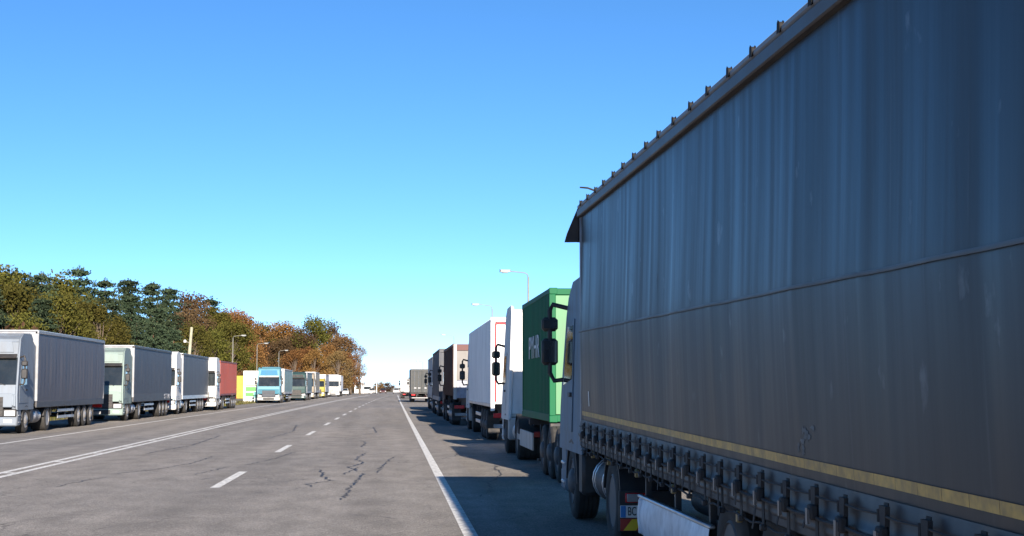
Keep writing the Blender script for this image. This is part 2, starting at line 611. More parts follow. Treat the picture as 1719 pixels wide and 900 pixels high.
# ------------------------------------------------------------------ tractor unit
def tractor(t, y0, c):
    """rear end of the tractor frame at y0; c: colour dictionary"""
    body, trim = c['cab'], c.get('trim', M_BLACK)
    yb = y0 + 3.5                                     # back of the cab
    yf = yb + 2.35
    low = c.get('low', False)
    tz = 3.12 if low else c.get('top', 3.72)
    k = 0.028

    def hw(z):
        return 1.25 - k * (z - 1.0)
    if low:
        prof = [(0, .98), (0, 3.0), (.35, tz), (1.3, 3.1), (1.72, 2.92), (1.9, 2.7), (2.28, 1.75), (2.35, 1.45), (2.35, .98)]
        ws = ((1.9, 2.7), (2.28, 1.75))
    else:
        prof = [(0, .98), (0, tz - .15), (.2, tz), (1.35, tz - .02), (1.75, tz - .2), (1.95, 2.95), (2.28, 1.78), (2.35, 1.45), (2.35, .98)]
        ws = ((1.95, 2.95), (2.28, 1.78))
    poly = [(yb + a, b) for a, b in prof]
    n = len(poly)
    vs = [(-hw(z), y, z) for y, z in poly] + [(hw(z), y, z) for y, z in poly]
    fs = [tuple(range(n)), tuple(range(2 * n - 1, n - 1, -1))] + [(i, (i + 1) % n, n + (i + 1) % n, n + i) for i in range(n)]
    cab = MB().add(vs, fs).build('cab', body, t, bevel=0.085, seg=3)
    # windscreen on the sloping front
    (a0, z0), (a1, z1) = ws
    d = Vector((0, a1 - a0, z1 - z0))
    nn = Vector((0, -d.z, d.y)).normalized()
    if nn.y < 0:
        nn = -nn
    p0, p1 = Vector((0, yb + a0, z0)) + d * 0.08, Vector((0, yb + a0, z0)) + d * 0.95
    q = [(-hw(p0.z) + .09, p0.y, p0.z), (hw(p0.z) - .09, p0.y, p0.z), (hw(p1.z) - .06, p1.y, p1.z), (-hw(p1.z) + .06, p1.y, p1.z)]
    wsn = MB().extr([Vector(u) - nn * .01 for u in q], nn * .022).build('windscreen', M_GLASS, cab)
    for sx in (-.75, .05):
        MB().tube([(sx, p1.y + .02, p1.z - .01), (sx + .62, p1.y - .06 + .02, p1.z + .16)], .012, 6).build('wiper', M_BLACK, cab)
    # visor above the windscreen
    pv = Vector((0, yb + a0, z0))
    MB().extr([(-1.08, pv.y - .02, pv.z + .02), (1.08, pv.y - .02, pv.z + .02), (1.08, pv.y + .2, pv.z - .12), (-1.08, pv.y + .2, pv.z - .12)],
              (0, .02, .03)).build('sun_visor', c.get('visor', M_BLACK), cab)
    if not low:
        MB().extr([(-.85, yb + 1.79, tz - .26), (.85, yb + 1.79, tz - .26), (.95, yb + 1.93, 3.06), (-.95, yb + 1.93, 3.06)], (0, .025, .01)).build(
            'roof_panel', c.get('panel', body), cab)
    for s in (-1, 1):
        def P(y, z, off):
            return (s * (hw(z) + off), yb + y, z)
        MB().extr([P(.95, 1.16, .001), P(.95, 2.66, .001), P(1.72, 2.66, .001), P(2.1, 1.7, .001), P(2.16, 1.16, .001)], (s * .014, 0, 0)).build('door', body, t, bevel=.006, seg=1)
        MB().extr([P(1.02, 1.86, .012), P(1.02, 2.58, .012), P(1.66, 2.58, .012), P(1.98, 1.78, .012)], (s * .008, 0, 0)).build('side_window', M_GLASS, t)
        MB().box(*sorted((s * (hw(1.6) + .012), s * (hw(1.6) + .045))), yb + 1.02, yb + 1.24, 1.62, 1.68, .008).build('door_handle', M_BLACK, t)
        # mirrors on a curved arm
        mx = s * 1.42
        my = yb + 2.12
        arm = MB().tube([P(1.98, 2.86, -.02), (s * 1.38, my, 2.92), (mx, my + .02, 2.84), (mx, my + .02, 2.6), (mx, my + .02, 2.1),
                         (mx, my + .02, 1.95), (s * 1.36, my, 1.84), P(2.06, 1.86, -.02)], .034, 8).build('mirror_arm', M_BLACK, t)
        for (za, zb) in ((2.06, 2.44), (2.54, 2.74)):
            h = MB().box(mx - .115, mx + .115, my - .02, my + .13, za, zb, .04).build('mirror', M_BLACK, arm, bevel=0)
            MB().box(mx - .09, mx + .09, my - .027, my - .021, za + .04, zb - .04).build('mirror_glass', M_GLASS, arm)
        # lights, steps and front wheel arch
        MB().box(*sorted((s * .74, s * 1.17)), yf - .1, yf + .015, .66, .9, .03).build('headlight', M_LAMP, t)
        MB().box(*sorted((s * 1.0, s * 1.235)), yb + 1.78, yb + 2.3, .36, .97, .03).build('front_fender', c.get('lower', body), t)
        MB().box(*sorted((s * .98, s * 1.24)), yb - .02, yb + .34, .38, .96, .04).build('step_box', c.get('lower', trim), t)
        for zz in (.42, .68):
            MB().box(*sorted((s * 1.1, s * 1.26)), yb + 1.86, yb + 2.2, zz, zz + .04, .008).build('step', M_ALU, t)
        arch = []
        for i in range(9):
            an = math.pi * i / 8
            arch.append((yb + 1.05 + .62 * math.cos(an), .5 + .56 * math.sin(an)))
        inner = [(yb + 1.05 + (y - yb - 1.05) * .93, .5 + (z - .5) * .93) for y, z in reversed(arch)]
        MB().prism(arch + inner, *sorted((s * .9, s * 1.25))).build('mudguard', M_BLACK, t)
        arch = []
        for i in range(9):
            an = math.pi * (.06 + .88 * i / 8)
            arch.append((y0 + .95 + .66 * math.cos(an), .5 + .6 * math.sin(an)))
        inner = [(y0 + .95 + (y - y0 - .95) * .95, .5 + (z - .5) * .95) for y, z in reversed(arch)]
        MB().prism(arch + inner, *sorted((s * .62, s * 1.24))).build('mudguard', M_BLACK, t)
        tk = MB().lathe([(-.01, .0), (0, .25), (.03, .28), (1.22, .28), (1.25, .25), (1.26, 0)], (s * .9, y0 + 1.8, .62), 'y', 20).build('fuel_tank', c.get('tank', GREYF), t)
        for yy in (.12, .3, .95, 1.12):
            MB().lathe([(yy - .03, .284), (yy + .03, .284)], (s * .9, y0 + 1.8, .62), 'y', 20).build('tank_strap', M_ALU, tk)
        MB().box(*sorted((s * .36, s * .44)), y0, yb + 1.9, .62, .9).build('chassis_rail', M_CHASSIS, t)
        if c.get('lights', True):
            MB().box(*sorted((s * .5, s * .92)), y0 - .04, y0 + .03, .56, .7, .015).build('tail_light', M_RED, t)
    # side fairing behind the cab
    if not low and c.get('fairing', True):
        for s in (-1, 1):
            MB().extr([(s * 1.2, yb - .42, 1.15), (s * 1.2, yb - .42, tz - .35), (s * 1.17, yb + .02, tz - .2), (s * 1.24, yb + .02, 1.05)],
                      (-s * .03, 0, 0)).build('side_fairing', body, t)
        MB().extr([(-.95, yb + .1, tz - .02), (.95, yb + .1, tz - .02), (1.0, yb - .35, tz + .14), (-1.0, yb - .35, tz + .14)], (0, .03, -.06)).build('roof_spoiler', body, t)
    MB().box(-1.24, 1.24, yf - .5, yf + .03, .3, .64, .05).build('bumper', c.get('bumper', body), t)
    MB().box(-.6, .6, yf + .005, yf + .04, .36, .58, .01).build('bumper_grille', M_BLACK, t)
    for s in (-1, 1):
        MB().box(*sorted((s * .74, s * 1.05)), yf + .02, yf + .042, .42, .54, .01).build('fog_lamp', M_LAMP, t)
        MB().box(*sorted((s * .7, s * 1.2)), yf - .08, yf + .008, .64, .93, .03).build('headlight_bezel', M_BLACK, t)
        MB().box(*sorted((s * 1.06, s * 1.2)), yf - .06, yf + .018, 1.02, 1.5, .03).build('corner_deflector', c.get('front', body), t)
    MB().box(-1.04, 1.04, yf - .05, yf + .008, 1.0, 1.52, .02).build('front_panel', c.get('front', body), t)
    gr = MB().box(-.72, .72, yf - .05, yf + .012, .66, 1.4, .02).build('grille', c.get('grille', M_BLACK), t)
    for i in range(5):
        MB().box(-.68, .68, yf + .008, yf + .03, .74 + i * .15, .78 + i * .15, .006).build('grille_bar', c.get('bar', M_CHASSIS), gr)
    MB().box(-.26, .26, yf + .028, yf + .036, .4, .51, .002).build('licence_plate', mat('plate_white', (.75, .75, .73), .4), t)
    MB().box(-.9, .9, y0 + .1, y0 + 3.4, .84, .95).build('deck_plate', M_CHASSIS, t)
    wheel(t, y0 + .95, 'dual')
    wheel(t, yb + 1.05, 'single')


# ------------------------------------------------------------------ trailers
def running_gear(t, L, axles, legs=True, guard=None, kind='wide', zr=1.15, low=True, lights=True):
    for s in (-1, 1):
        MB().box(*sorted((s * .4, s * .5)), .15, L - .3, .8, zr).build('chassis_rail', M_CHASSIS, t)
        if legs:
            MB().box(*sorted((s * .78, s * .9)), L - 2.75, L - 2.63, .12, zr, .01).build('landing_leg', M_CHASSIS, t)
            MB().box(*sorted((s * .72, s * .96)), L - 2.82, L - 2.56, .08, .13).build('landing_foot', M_CHASSIS, t)
        if lights:
            MB().box(*sorted((s * .75, s * 1.2)), -.05, .01, .78, .93, .015).build('tail_light', M_RED, t)
        MB().box(*sorted((s * .84, s * 1.22)), axles[0] - .74, axles[0] - .72, .22, .82).build('mud_flap', M_MUD, t)
        if guard:
            for zz in (.45, .72):
                MB().box(*sorted((s * 1.19, s * 1.22)), guard[0], guard[1], zz, zz + .12, .008).build('side_guard_rail', M_ALU, t)
            for i in range(3):
                yy = guard[0] + .2 + (guard[1] - guard[0] - .4) * i / 2
                MB().box(*sorted((s * 1.15, s * 1.188)), yy - .03, yy + .03, .42, zr, .004).build('side_guard_post', M_CHASSIS, t)
    MB().box(-1.18, 1.18, .02, .14, .45, .58, .015).build('rear_underrun_bar', mat('underrun', (.3, .3, .3), .6, dirt=.5), t)
    for s in (-1, 1):
        MB().box(*sorted((s * .55, s * .63)), .1, .2, .5, .9).build('underrun_arm', M_CHASSIS, t)
    for a in axles:
        MB().lathe([(-.85, .075), (.85, .075)], (0, a, .5), 'x', 12).build('axle', M_CHASSIS, t)
        wheel(t, a, kind)


def doors(t, x0, x1, z0, z1, m, y=0.0, rods=2, rodm=M_ALU):
    xm = (x0 + x1) / 2
    for s, (a, b) in enumerate(((x0, xm - .006), (xm + .006, x1))):
        d = MB().box(a, b, y - .045, y - .001, z0, z1, .008).build('rear_door', m, t)
        for k in range(rods):
            xx = a + (b - a) * (k + .75) / (rods + .5)
            MB().tube([(xx, y - .065, z0 + .03), (xx, y - .065, z1 - .03)], .016, 6).build('lock_rod', rodm, d)
            MB().box(xx - .05, xx + .2, y - .09, y - .07, z0 + .5, z0 + .54).build('lock_handle', rodm, d)


def curtain_trailer(t, L, c, z0=1.15, z1=3.98, half=1.27, rear=True):
    cm, fr = c['curtain'], c.get('frame', M_ALU)
    rng = random.Random(int(L * 1000) + len(bpy.data.objects))
    ph = [rng.uniform(0, 6.28) for _ in range(6)]
    for s in (-1, 1):
        def fn(u, v):
            y = .1 + u * (L - .2)
            b = .012 * math.sin(y * 9.7 + ph[0]) + .008 * math.sin(y * 17.3 + ph[1]) + .01 * math.sin(y * 3.1 + ph[2])
            return (s * (half - .01 + (b + .03) * math.sin(math.pi * min(1, max(0, v))) ** .7), y, z0 + .02 + v * (z1 - z0 - .14))
        MB().grid(90, 8, fn).build('curtain', cm, t, fix=False, smooth=60)
        MB().box(*sorted((s * (half - .05), s * (half + .03))), 0, L, z1 - .12, z1, .015).build('top_rail', c.get('rail', fr), t)
        MB().box(*sorted((s * (half - .06), s * (half + .012))), 0, L, z0 - .2, z0 + .05, .012).build('bottom_rail', c.get('skirt', fr), t)
        for yy in (.04, L - .06):
            MB().box(*sorted((s * (half - .12), s * (half + .02))), yy - .06, yy + .06, z0 + .05, z1 - .12, .012).build('corner_post', fr, t)
    MB().box(-half + .01, half - .01, .04, L - .02, z1 - .03, z1 + .015).build('roof', c.get('roof', M_ALU), t)
    MB().box(-half + .1, half - .1, L - .06, L - .005, z0, z1 - .05, .01).build('front_wall', fr, t)
    MB().box(-half + .08, half - .08, .05, L - .1, z0 - .15, z0 - .01).build('floor', M_CHASSIS, t)
    if rear:
        MB().box(-half, half, -.04, .03, z1 - .2, z1 + .01, .01).build('rear_header', c.get('rail', fr), t)
        doors(t, -half + .08, half - .08, z0 - .02, z1 - .21, c.get('door', fr))


def corrugated(y0, y1, x, s, z0, z1, depth=.036, per=.278):
    n = max(1, round((y1 - y0) / per))
    st = (y1 - y0) / n
    pts = []
    for i in range(n):
        b = y0 + i * st
        pts += [(b, 0), (b + st * .26, 0), (b + st * .5, depth), (b + st * .76, depth)]
    pts.append((y1, 0))
    vs, fs = [], []
    for y, dd in pts:
        vs += [(s * (x - dd), y, z0), (s * (x - dd), y, z1)]
    for i in range(len(pts) - 1):
        fs.append((2 * i, 2 * i + 1, 2 * i + 3, 2 * i + 2))
    return MB().add(vs, fs)


def container(t, y0, L, z0, m, doorm=None, H=2.6, half=1.22):
    z1 = z0 + H
    for s in (-1, 1):
        corrugated(y0 + .08, y0 + L - .08, half - .006, s, z0 + .14, z1 - .08).build('side_panel', m, t, fix=False, smooth=25)
        MB().box(*sorted((s * (half - .07), s * half)), y0 + .1, y0 + L - .1, z1 - .1, z1, .008).build('top_rail', m, t)
        MB().box(*sorted((s * (half - .08), s * half)), y0 + .1, y0 + L - .1, z0, z0 + .15, .008).build('bottom_rail', m, t)
        for ya, yb in ((y0, y0 + .1), (y0 + L - .1, y0 + L)):
            MB().box(*sorted((s * (half - .12), s * half)), ya, yb, z0 + .12, z1 - .12, .008).build('corner_post', m, t)
            for za, zb in ((z0 - .012, z0 + .12), (z1 - .12, z1 + .006)):
                MB().box(*sorted((s * (half - .16), s * (half + .003))), ya - .003, yb + .06, za, zb, .012).build('corner_casting', m, t)
    MB().box(-half + .1, half - .1, y0 + .06, y0 + L - .06, z1 - .045, z1 - .012).build('roof', m, t)
    MB().box(-half + .1, half - .1, y0 + L - .06, y0 + L - .02, z0 + .1, z1 - .1).build('front_panel', m, t)
    MB().box(-half + .1, half - .1, y0 + .005, y0 + .09, z1 - .13, z1 - .004, .008).build('door_header', m, t)
    MB().box(-half + .1, half - .1, y0 + .005, y0 + .09, z0, z0 + .13, .008).build('door_sill', m, t)
    MB().box(-half + .06, half - .06, y0 + .1, y0 + L - .1, z0 + .03, z0 + .1).build('floor', M_CHASSIS, t)
    doors(t, -half + .12, half - .12, z0 + .14, z1 - .14, doorm or m, y0 + .05, rodm=doorm or m)


def skeleton(t, L):
    for s in (-1, 1):
        MB().box(*sorted((s * .95, s * 1.15)), .4, .55, .92, 1.06).build('twistlock_beam', M_CHASSIS, t)
    for yy in (.3, 2.6, L - 3.2, L - .5):
        MB().box(-1.2, 1.2, yy - .08, yy + .08, .92, 1.055, .01).build('cross_beam', M_CHASSIS, t)


W = {}
WHITE = paint('white', (.6, .6, .59))
WHITE2 = paint('white_worn', (.42, .42, .41), .45)

PALEBLUE = paint('pale_blue_white', (.3, .38, .46), .35)

# ------------------------------------------------------------------ the near grey curtainsider
KP = 0.0115                                           # the trailer rides nose-up


def curtain_material():
    m = bpy.data.materials.new('dark_vinyl_curtain')
    m.use_nodes = True
    n, l = m.node_tree.nodes, m.node_tree.links
    p = n['Principled BSDF']
    tc = n.new('ShaderNodeTexCoord')

    def noise(scale, vec, detail=5):
        mp = n.new('ShaderNodeMapping')
        mp.inputs['Scale'].default_value = vec
        l.new(tc.outputs['Object'], mp.inputs[0])
        z = n.new('ShaderNodeTexNoise')
        z.inputs['Scale'].default_value = scale
        z.inputs['Detail'].default_value = detail
        l.new(mp.outputs[0], z.inputs['Vector'])
        return z.outputs[0]

    def ramp(src, lo, hi, a, b):
        q = n.new('ShaderNodeMapRange')
        for i, x in enumerate((lo, hi, a, b)):
            q.inputs[i + 1].default_value = x
        l.new(src, q.inputs[0])
        return q.outputs[0]

    def mixc(fac, a, b):
        q = n.new('ShaderNodeMixRGB')
        l.new(fac, q.inputs[0])
        if isinstance(a, tuple):
            q.inputs[1].default_value = a
        else:
            l.new(a, q.inputs[1])
        q.inputs[2].default_value = b
        return q.outputs[0]
    streak = noise(1.0, (1, 7.0, .22), 6)
    c = mixc(ramp(noise(.5, (1, 1, 1), 3), .35, .65, 0, 1), (.018, .024, .034, 1), (.026, .031, .040, 1))
    c = mixc(ramp(streak, .48, .75, 0, .17), c, (.07, .072, .07, 1))
    c = mixc(ramp(noise(2.0, (1, 9.0, .35), 4), .64, .8, 0, .3), c, (.15, .165, .18, 1))
    c = mixc(ramp(noise(3.2, (1, 1.2, .8), 8), .66, .74, 0, .5), c, (.22, .24, .26, 1))
    # streaky brown tint, stronger towards the bottom of the sheet
    sp = n.new('ShaderNodeSeparateXYZ')
    l.new(tc.outputs['Object'], sp.inputs[0])
    low = ramp(sp.outputs['Z'], 1.1, 2.6, 1, 0)
    mu = n.new('ShaderNodeMath')
    mu.operation = 'MULTIPLY'
    l.new(low, mu.inputs[0])
    l.new(ramp(streak, .3, .7, .25, .75), mu.inputs[1])
    c = mixc(mu.outputs[0], c, (.06, .05, .043, 1))
    l.new(c, p.inputs['Base Color'])
    l.new(ramp(streak, .3, .75, .34, .5), p.inputs['Roughness'])
    p.inputs['Specular IOR Level'].default_value = .24
    b = n.new('ShaderNodeBump')
    b.inputs['Strength'].default_value = .09
    b.inputs['Distance'].default_value = .02
    l.new(noise(1.0, (1, 6.0, .5), 4), b.inputs['Height'])
    l.new(b.outputs[0], p.inputs['Normal'])
    return m


M_CURT = curtain_material()
M_STRAP = mat('black_webbing', (.018, .018, .02), .8, dirt=.3)
M_TAPE = mat('ochre_tape', (.52, .31, .07), .5, var=.3, dirt=.3, scale=9)
M_STEELB = mat('buckle_steel', (.2, .2, .21), .4, .6, dirt=.5)
M_ROOFT = mat('roof_tarp', (.2, .21, .23), .55, dirt=.35)
M_RAILD = mat('dark_rail', (.055, .05, .05), .5, .1, dirt=.3)
M_GUARD = mat('side_guard_panel', (.68, .7, .74), .45, .1, dirt=.35, scale=4, dirtcol=(.22, .23, .26))

HX = 1.27
t = thing('curtain_truck', 'dark grey curtain-sided truck with ochre stripe, filling the right of the view', 'truck', (2.38 + HX, 5.0, 0))
t1 = t
L = 13.78
ZB, ZST, ZSM, ZT = 1.03, 1.43, 2.45, 3.96             # heights at the front end
SP = 0.582
NS = 23
rng = random.Random(3)
fold = [(rng.uniform(0, L), rng.uniform(.05, .16), rng.uniform(-.003, .0035), rng.uniform(.2, .9)) for _ in range(70)]


def curt_x(y, z):
    """outward bulge of the curtain"""
    v = (z - 1.3) / (ZT - 1.3)
    b = 0.0
    if z > ZSM:
        q = (z - ZSM) / (ZT - ZSM)
        b += .038 * (1 - q) ** 1.6
    else:
        q = (z - 1.3) / (ZSM - 1.3)
        b += .038 * max(0, q) ** .7
    env = math.sin(math.pi * min(1, max(0, v))) ** .6
    b += env * (.008 * math.sin(y * 2.1 + .4) + .006 * math.sin(y * 5.3 + z * .4))
    for fy, fw, fa, fz in fold:
        dd = (y - fy - .04 * (z - 2)) / fw
        if -3 < dd < 3:
            b += env * fa * math.exp(-dd * dd) * max(0, 1 - abs(v - fz) * 1.2)
    return b


def fn(u, v):
    y = .06 + u * (L - .10)
    z = 1.34 + v * (ZT - 1.34)
    return (-HX - curt_x(y, z) + .01, y, z)


cu = MB().grid(360, 44, fn).shear(KP, L).build('curtain', M_CURT, t, fix=False, smooth=0)
cu.data.shade_smooth()
tag(cu, 'dark blue-grey vinyl curtain with dusty streaks and a weld seam')
MB().grid(240, 2, lambda u, v: (-HX - curt_x(.06 + u * (L - .1), ZSM) - .002 - .002 * (1 - abs(2 * v - 1)), .06 + u * (L - .1),
          ZSM - .011 + .022 * v)).shear(KP, L).build('weld_seam', mat('weld_strip', (.055, .06, .068), .5, dirt=.45, dirtcol=(.09, .095, .1)), cu, fix=False)
# far-side curtain, end wall, roof and floor
MB().grid(60, 6, lambda u, v: (HX + .03 * math.sin(math.pi * v), .06 + u * (L - .1), 1.04 + v * (ZT - 1.04))).shear(KP, L).build('curtain', M_CURT, t, fix=False)
MB().box(-HX + .03, HX - .03, L - .08, L - .01, 1.1, ZT, .01).shear(KP, L).build('front_wall', GREYF, t)
MB().box(-HX - .015, HX + .015, .02, L, ZT + .035, ZT + .12, .03).shear(KP, L).build('roof', M_ROOFT, t)
MB().box(-HX + .04, HX - .04, .05, L - .1, 1.0, 1.1).shear(KP, L).build('floor', M_CHASSIS, t)
doors_t = doors(t, -HX + .08, HX - .08, .95, ZT - .2, GREYF)
for s in (-1, 1):
    MB().box(*sorted((s * (HX - .06), s * (HX + .045))), .0, L + .01, ZT - .055, ZT + .045, .012).shear(KP, L).build('top_rail', M_RAILD, t)
    MB().box(*sorted((s * (HX - .06), s * (HX + .035))), .0, L + .012, ZT + .05, ZT + .115, .02).shear(KP, L).build('gutter', M_ROOFT, t)
    MB().box(*sorted((s * (HX - .1), s * (HX + .012))), .0, L, ZB - .02, ZB + .12, .012).shear(KP, L).build('bottom_rail', M_CHASSIS, t)
    for yy in (.05, L - .03):
        MB().box(*sorted((s * (HX - .12), s * (HX + .006))), yy - .05, yy + .05, 1.1, ZT - .03, .01).shear(KP, L).build('corner_post', GREYF, t)
# rollers showing over the gutter
for i in range(20):
    y = .35 + i * .69 + random.uniform(-.03, .03)
    z = ZT + .125
    MB().prism([(y - .03, z - .06), (y - .024, z - .006), (y, z + .006), (y + .018, z - .004), (y + .026, z - .06)], -HX - .047, -HX - .015).shear(KP, L).build(
        'roof_roller', mat('black_rubber_cap', (.008, .008, .009), .8, var=.1), t, bevel=.008, seg=1)
# loose tarp flap at the front top corner
MB().extr([(-HX - .03, L + .015, ZT + .07), (-HX - .02, L + .05, ZT - .36), (-HX - .19, L + .1, ZT - .36), (-HX - .16, L + .09, ZT - .25)], (.05, .02, 0)).build('corner_flap', M_STRAP, t)
MB().extr([(-HX - .02, L + .02, ZT + .08), (-HX + .25, L + .12, ZT + .06), (-HX + .2, L + .14, ZT - .34), (-HX - .02, L + .1, ZT - .36)], (0, .02, 0)).build('corner_flap', M_STRAP, t)
MB().tube([(-HX + .12, L - .75, ZT + .1), (-HX + .1, L - .72, ZT + .2), (-HX + .02, L - .6, ZT + .25), (-HX - .06, L - .5, ZT + .27)], [.016, .014, .012, .01], 6).build('loose_strap', M_STRAP, t)
# skirt of the curtain below the tape, pinched in by the straps


def skirt(u, v):
    y = .06 + u * (L - .10)
    z = ZB + .035 + v * (1.345 - ZB - .035)
    ph = abs(math.sin(math.pi * ((y - .22) / SP)))
    roll = math.exp(-((z - 1.16) / .035) ** 2) * .028 + math.exp(-((z - 1.085) / .022) ** 2) * .02
    return (-HX - .004 - ph ** .5 * (.016 * math.sin(math.pi * v) + roll), y, z)


sk = MB().grid(300, 22, skirt).shear(KP, L).build('curtain_skirt', mat('skirt_vinyl', (.022, .022, .026), .5, dirt=.4, scale=3, streak=2, dirtcol=(.09, .085, .08)), t, fix=False, smooth=0)
sk.data.shade_smooth()
# reflective tape in short pieces
NT = 44
for i in range(NT):
    ya = .1 + i * (L - .25) / NT
    yb_ = ya + (L - .25) / NT - .004
    vs = []
    for y in (ya, (ya + yb_) / 2, yb_):
        for zz in (ZST - .028, ZST + .028):
            vs.append((-HX - curt_x(y, zz) + .002, y, zz + .0))
    MB().add(vs, [(0, 1, 3, 2), (2, 3, 5, 4)]).shear(KP, L).build('reflective_tape', M_TAPE, t, fix=False)
# straps and buckles
for i in range(NS):
    y = .22 + i * SP
    if y > L - .1:
        break
    jz = random.uniform(-.014, .014)
    y += random.uniform(-.035, .035)
    st = MB().box(-HX - .05, -HX - .044, y - .028, y + .028, ZB - .05, 1.335 + jz).shear(KP, L).build('strap', M_STRAP, t)
    MB().prism([(y - .045, 1.32 + jz), (y + .045, 1.32 + jz), (y + .036, 1.225 + jz), (y - .036, 1.225 + jz)], -HX - .07, -HX - .046).shear(KP, L).build('strap_patch', M_STRAP, st)
    MB().box(-HX - .095, -HX - .05, y - .042, y + .042, 1.14 + jz, 1.225 + jz, .01).shear(KP, L).build('buckle', M_STRAP, st)
    MB().prism([(y - .018, 1.2 + jz), (y + .018, 1.2 + jz), (y + .014, 1.12 + jz), (y - .014, 1.12 + jz)], -HX - .108, -HX - .09).shear(KP, L).build('buckle_lever', M_STEELB, st, bevel=.004, seg=1)
    MB().box(-HX - .07, -HX - .03, y - .02, y + .02, ZB - .07, ZB - .03, .006).shear(KP, L).build('strap_hook', M_CHASSIS, st)
    MB().lathe([(-.03, .016), (.03, .016)], (-HX - .06, y + .06, 1.27 + jz), 'z', 8).shear(KP, L).build('cable_ring', M_STRAP, st)
for i in range(NS):
    y = .22 + i * SP
    if y > L - .15:
        break
    ln, sw = random.uniform(.1, .27), random.uniform(-.09, .09)
    MB().extr([(-HX - .07, y + .05, 1.2), (-HX - .07, y + .085, 1.2), (-HX - .085, y + .085 + sw, 1.2 - ln), (-HX - .085, y + .05 + sw, 1.2 - ln)], (.004, 0, 0)).shear(KP, L).build('strap_tail', M_STRAP, t)
pts = []
for i in range(NS):
    y = .22 + i * SP
    if y > L - .1:
        break
    pts += [(-HX - .06, y + .06, 1.282), (-HX - .065, y + .06 + SP / 2, 1.275)]
MB().tube([(p[0], p[1], p[2] + KP * (p[1] - L)) for p in pts if p[1] < L - .03], .0065, 6).build('customs_cable', M_STRAP, t)
pts = [(p[0] - .0, p[1], p[2] - .12 + KP * (p[1] - L)) for p in pts if p[1] < L - .03]
MB().tube(pts, .011, 6).build('customs_cable', M_STRAP, t)
pts = []
for i in range(60):
    y = .2 + i * .225
    pts.append((-HX - .03, y, ZB - .045 + .012 * math.sin(i * 2.1) + KP * (y - L)))
MB().tube(pts, .008, 6).build('hose', M_STRAP, t)
for i, y in enumerate((3.1, 5.2, 7.6, 9.5, 11.4, 12.7)):
    MB().box(-HX - .012, -HX + .03, y - .02, y + .02, ZB - .11, ZB - .03, .006).shear(KP, L).build('marker_lamp', mat('amber_lens', (.3, .22, .1), .3), t)
# small white sticker on the curtain
y = 12.86
MB().add([(-HX - curt_x(yy, zz) + .004, yy, zz) for yy, zz in ((y, 1.53), (y + .07, 1.53), (y + .07, 1.71), (y, 1.71))], [(0, 1, 2, 3)]).shear(KP, L).build(
    'sticker', mat('sticker_white', (.7, .7, .66), .5), t, fix=False)
# pale scuffs rubbed into the vinyl
M_SCUFF = mat('scuffed_vinyl', (.11, .115, .12), .6, var=.5, scale=14)
rs_ = random.Random(21)
for (yc, zc, sy, sz, nn_) in ((3.55, 1.5, .04, .02, 4), (3.5, 1.6, .06, .02, 5), (3.42, 1.7, .02, .04, 4), (8.2, 2.75, .006, .1, 2), (9.6, 2.9, .006, .08, 2)):
    for _ in range(nn_):
        y_, z_ = yc + rs_.gauss(0, sy * 1.4), zc + rs_.gauss(0, sz * 1.2)
        ring = []
        for k in range(9):
            a_ = 6.283 * k / 9
            q_ = rs_.uniform(.35, 1.0)
            yy, zz = y_ + sy * q_ * math.cos(a_), z_ + sz * q_ * math.sin(a_)
            ring.append((-HX - curt_x(yy, zz) + .0075, yy, zz))
        MB().add(ring, [tuple(range(9))]).shear(KP, L).build('scuff_mark', M_SCUFF, cu, fix=False, smooth=0)
# side guard panel
gp = []
for i in range(13):
    y = 6.25 + i * (9.38 - 6.25) / 12
    gp.append(y)
MB().grid(24, 8, lambda u, v: (-HX + .015 - .012 * math.sin(u * 9) * math.sin(v * 3.1) - .02 * math.sin(math.pi * v), 6.2 + u * 3.2,
          .335 + v * .355 + .012 * math.sin(u * 21) * (1 - v))).build('side_guard_panel', M_GUARD, t, fix=False)
MB().box(-HX + .0, -HX + .05, 6.15, 9.43, .685, .715, .008).build('side_guard_rail', M_ALU, t)
MB().box(-HX - .022, -HX + .05, 9.2, 9.26, .36, .68, .006).build('side_guard_rail', M_GUARD, t)
for y in (6.4, 7.8, 9.3):
    MB().box(-HX + .06, -HX + .11, y - .03, y + .03, .4, 1.0).build('side_guard_post', M_CHASSIS, t)
running_gear(t, L, (3.0, 4.31, 5.62), guard=None, zr=1.0)
MB().box(.2, 1.2, 6.0, 10.5, .3, .98, .03).build('underbody_blocker', M_CHASSIS, t)  # added dark box, blocks the sunlit ground beyond the trailer
MB().box(-.3, .15, 5.2, 9.9, .5, .95, .03).build('underbody_blocker', M_CHASSIS, t)  # second added box, closes off the same bright gap
for yy in (7.0, 8.3):  # tanks added with the boxes to fill the bright gap
    MB().lathe([(-.45, .0), (-.42, .14), (.42, .14), (.45, 0)], (-.75, yy, .72), 'y', 16).build('air_tank', M_CHASSIS, t)
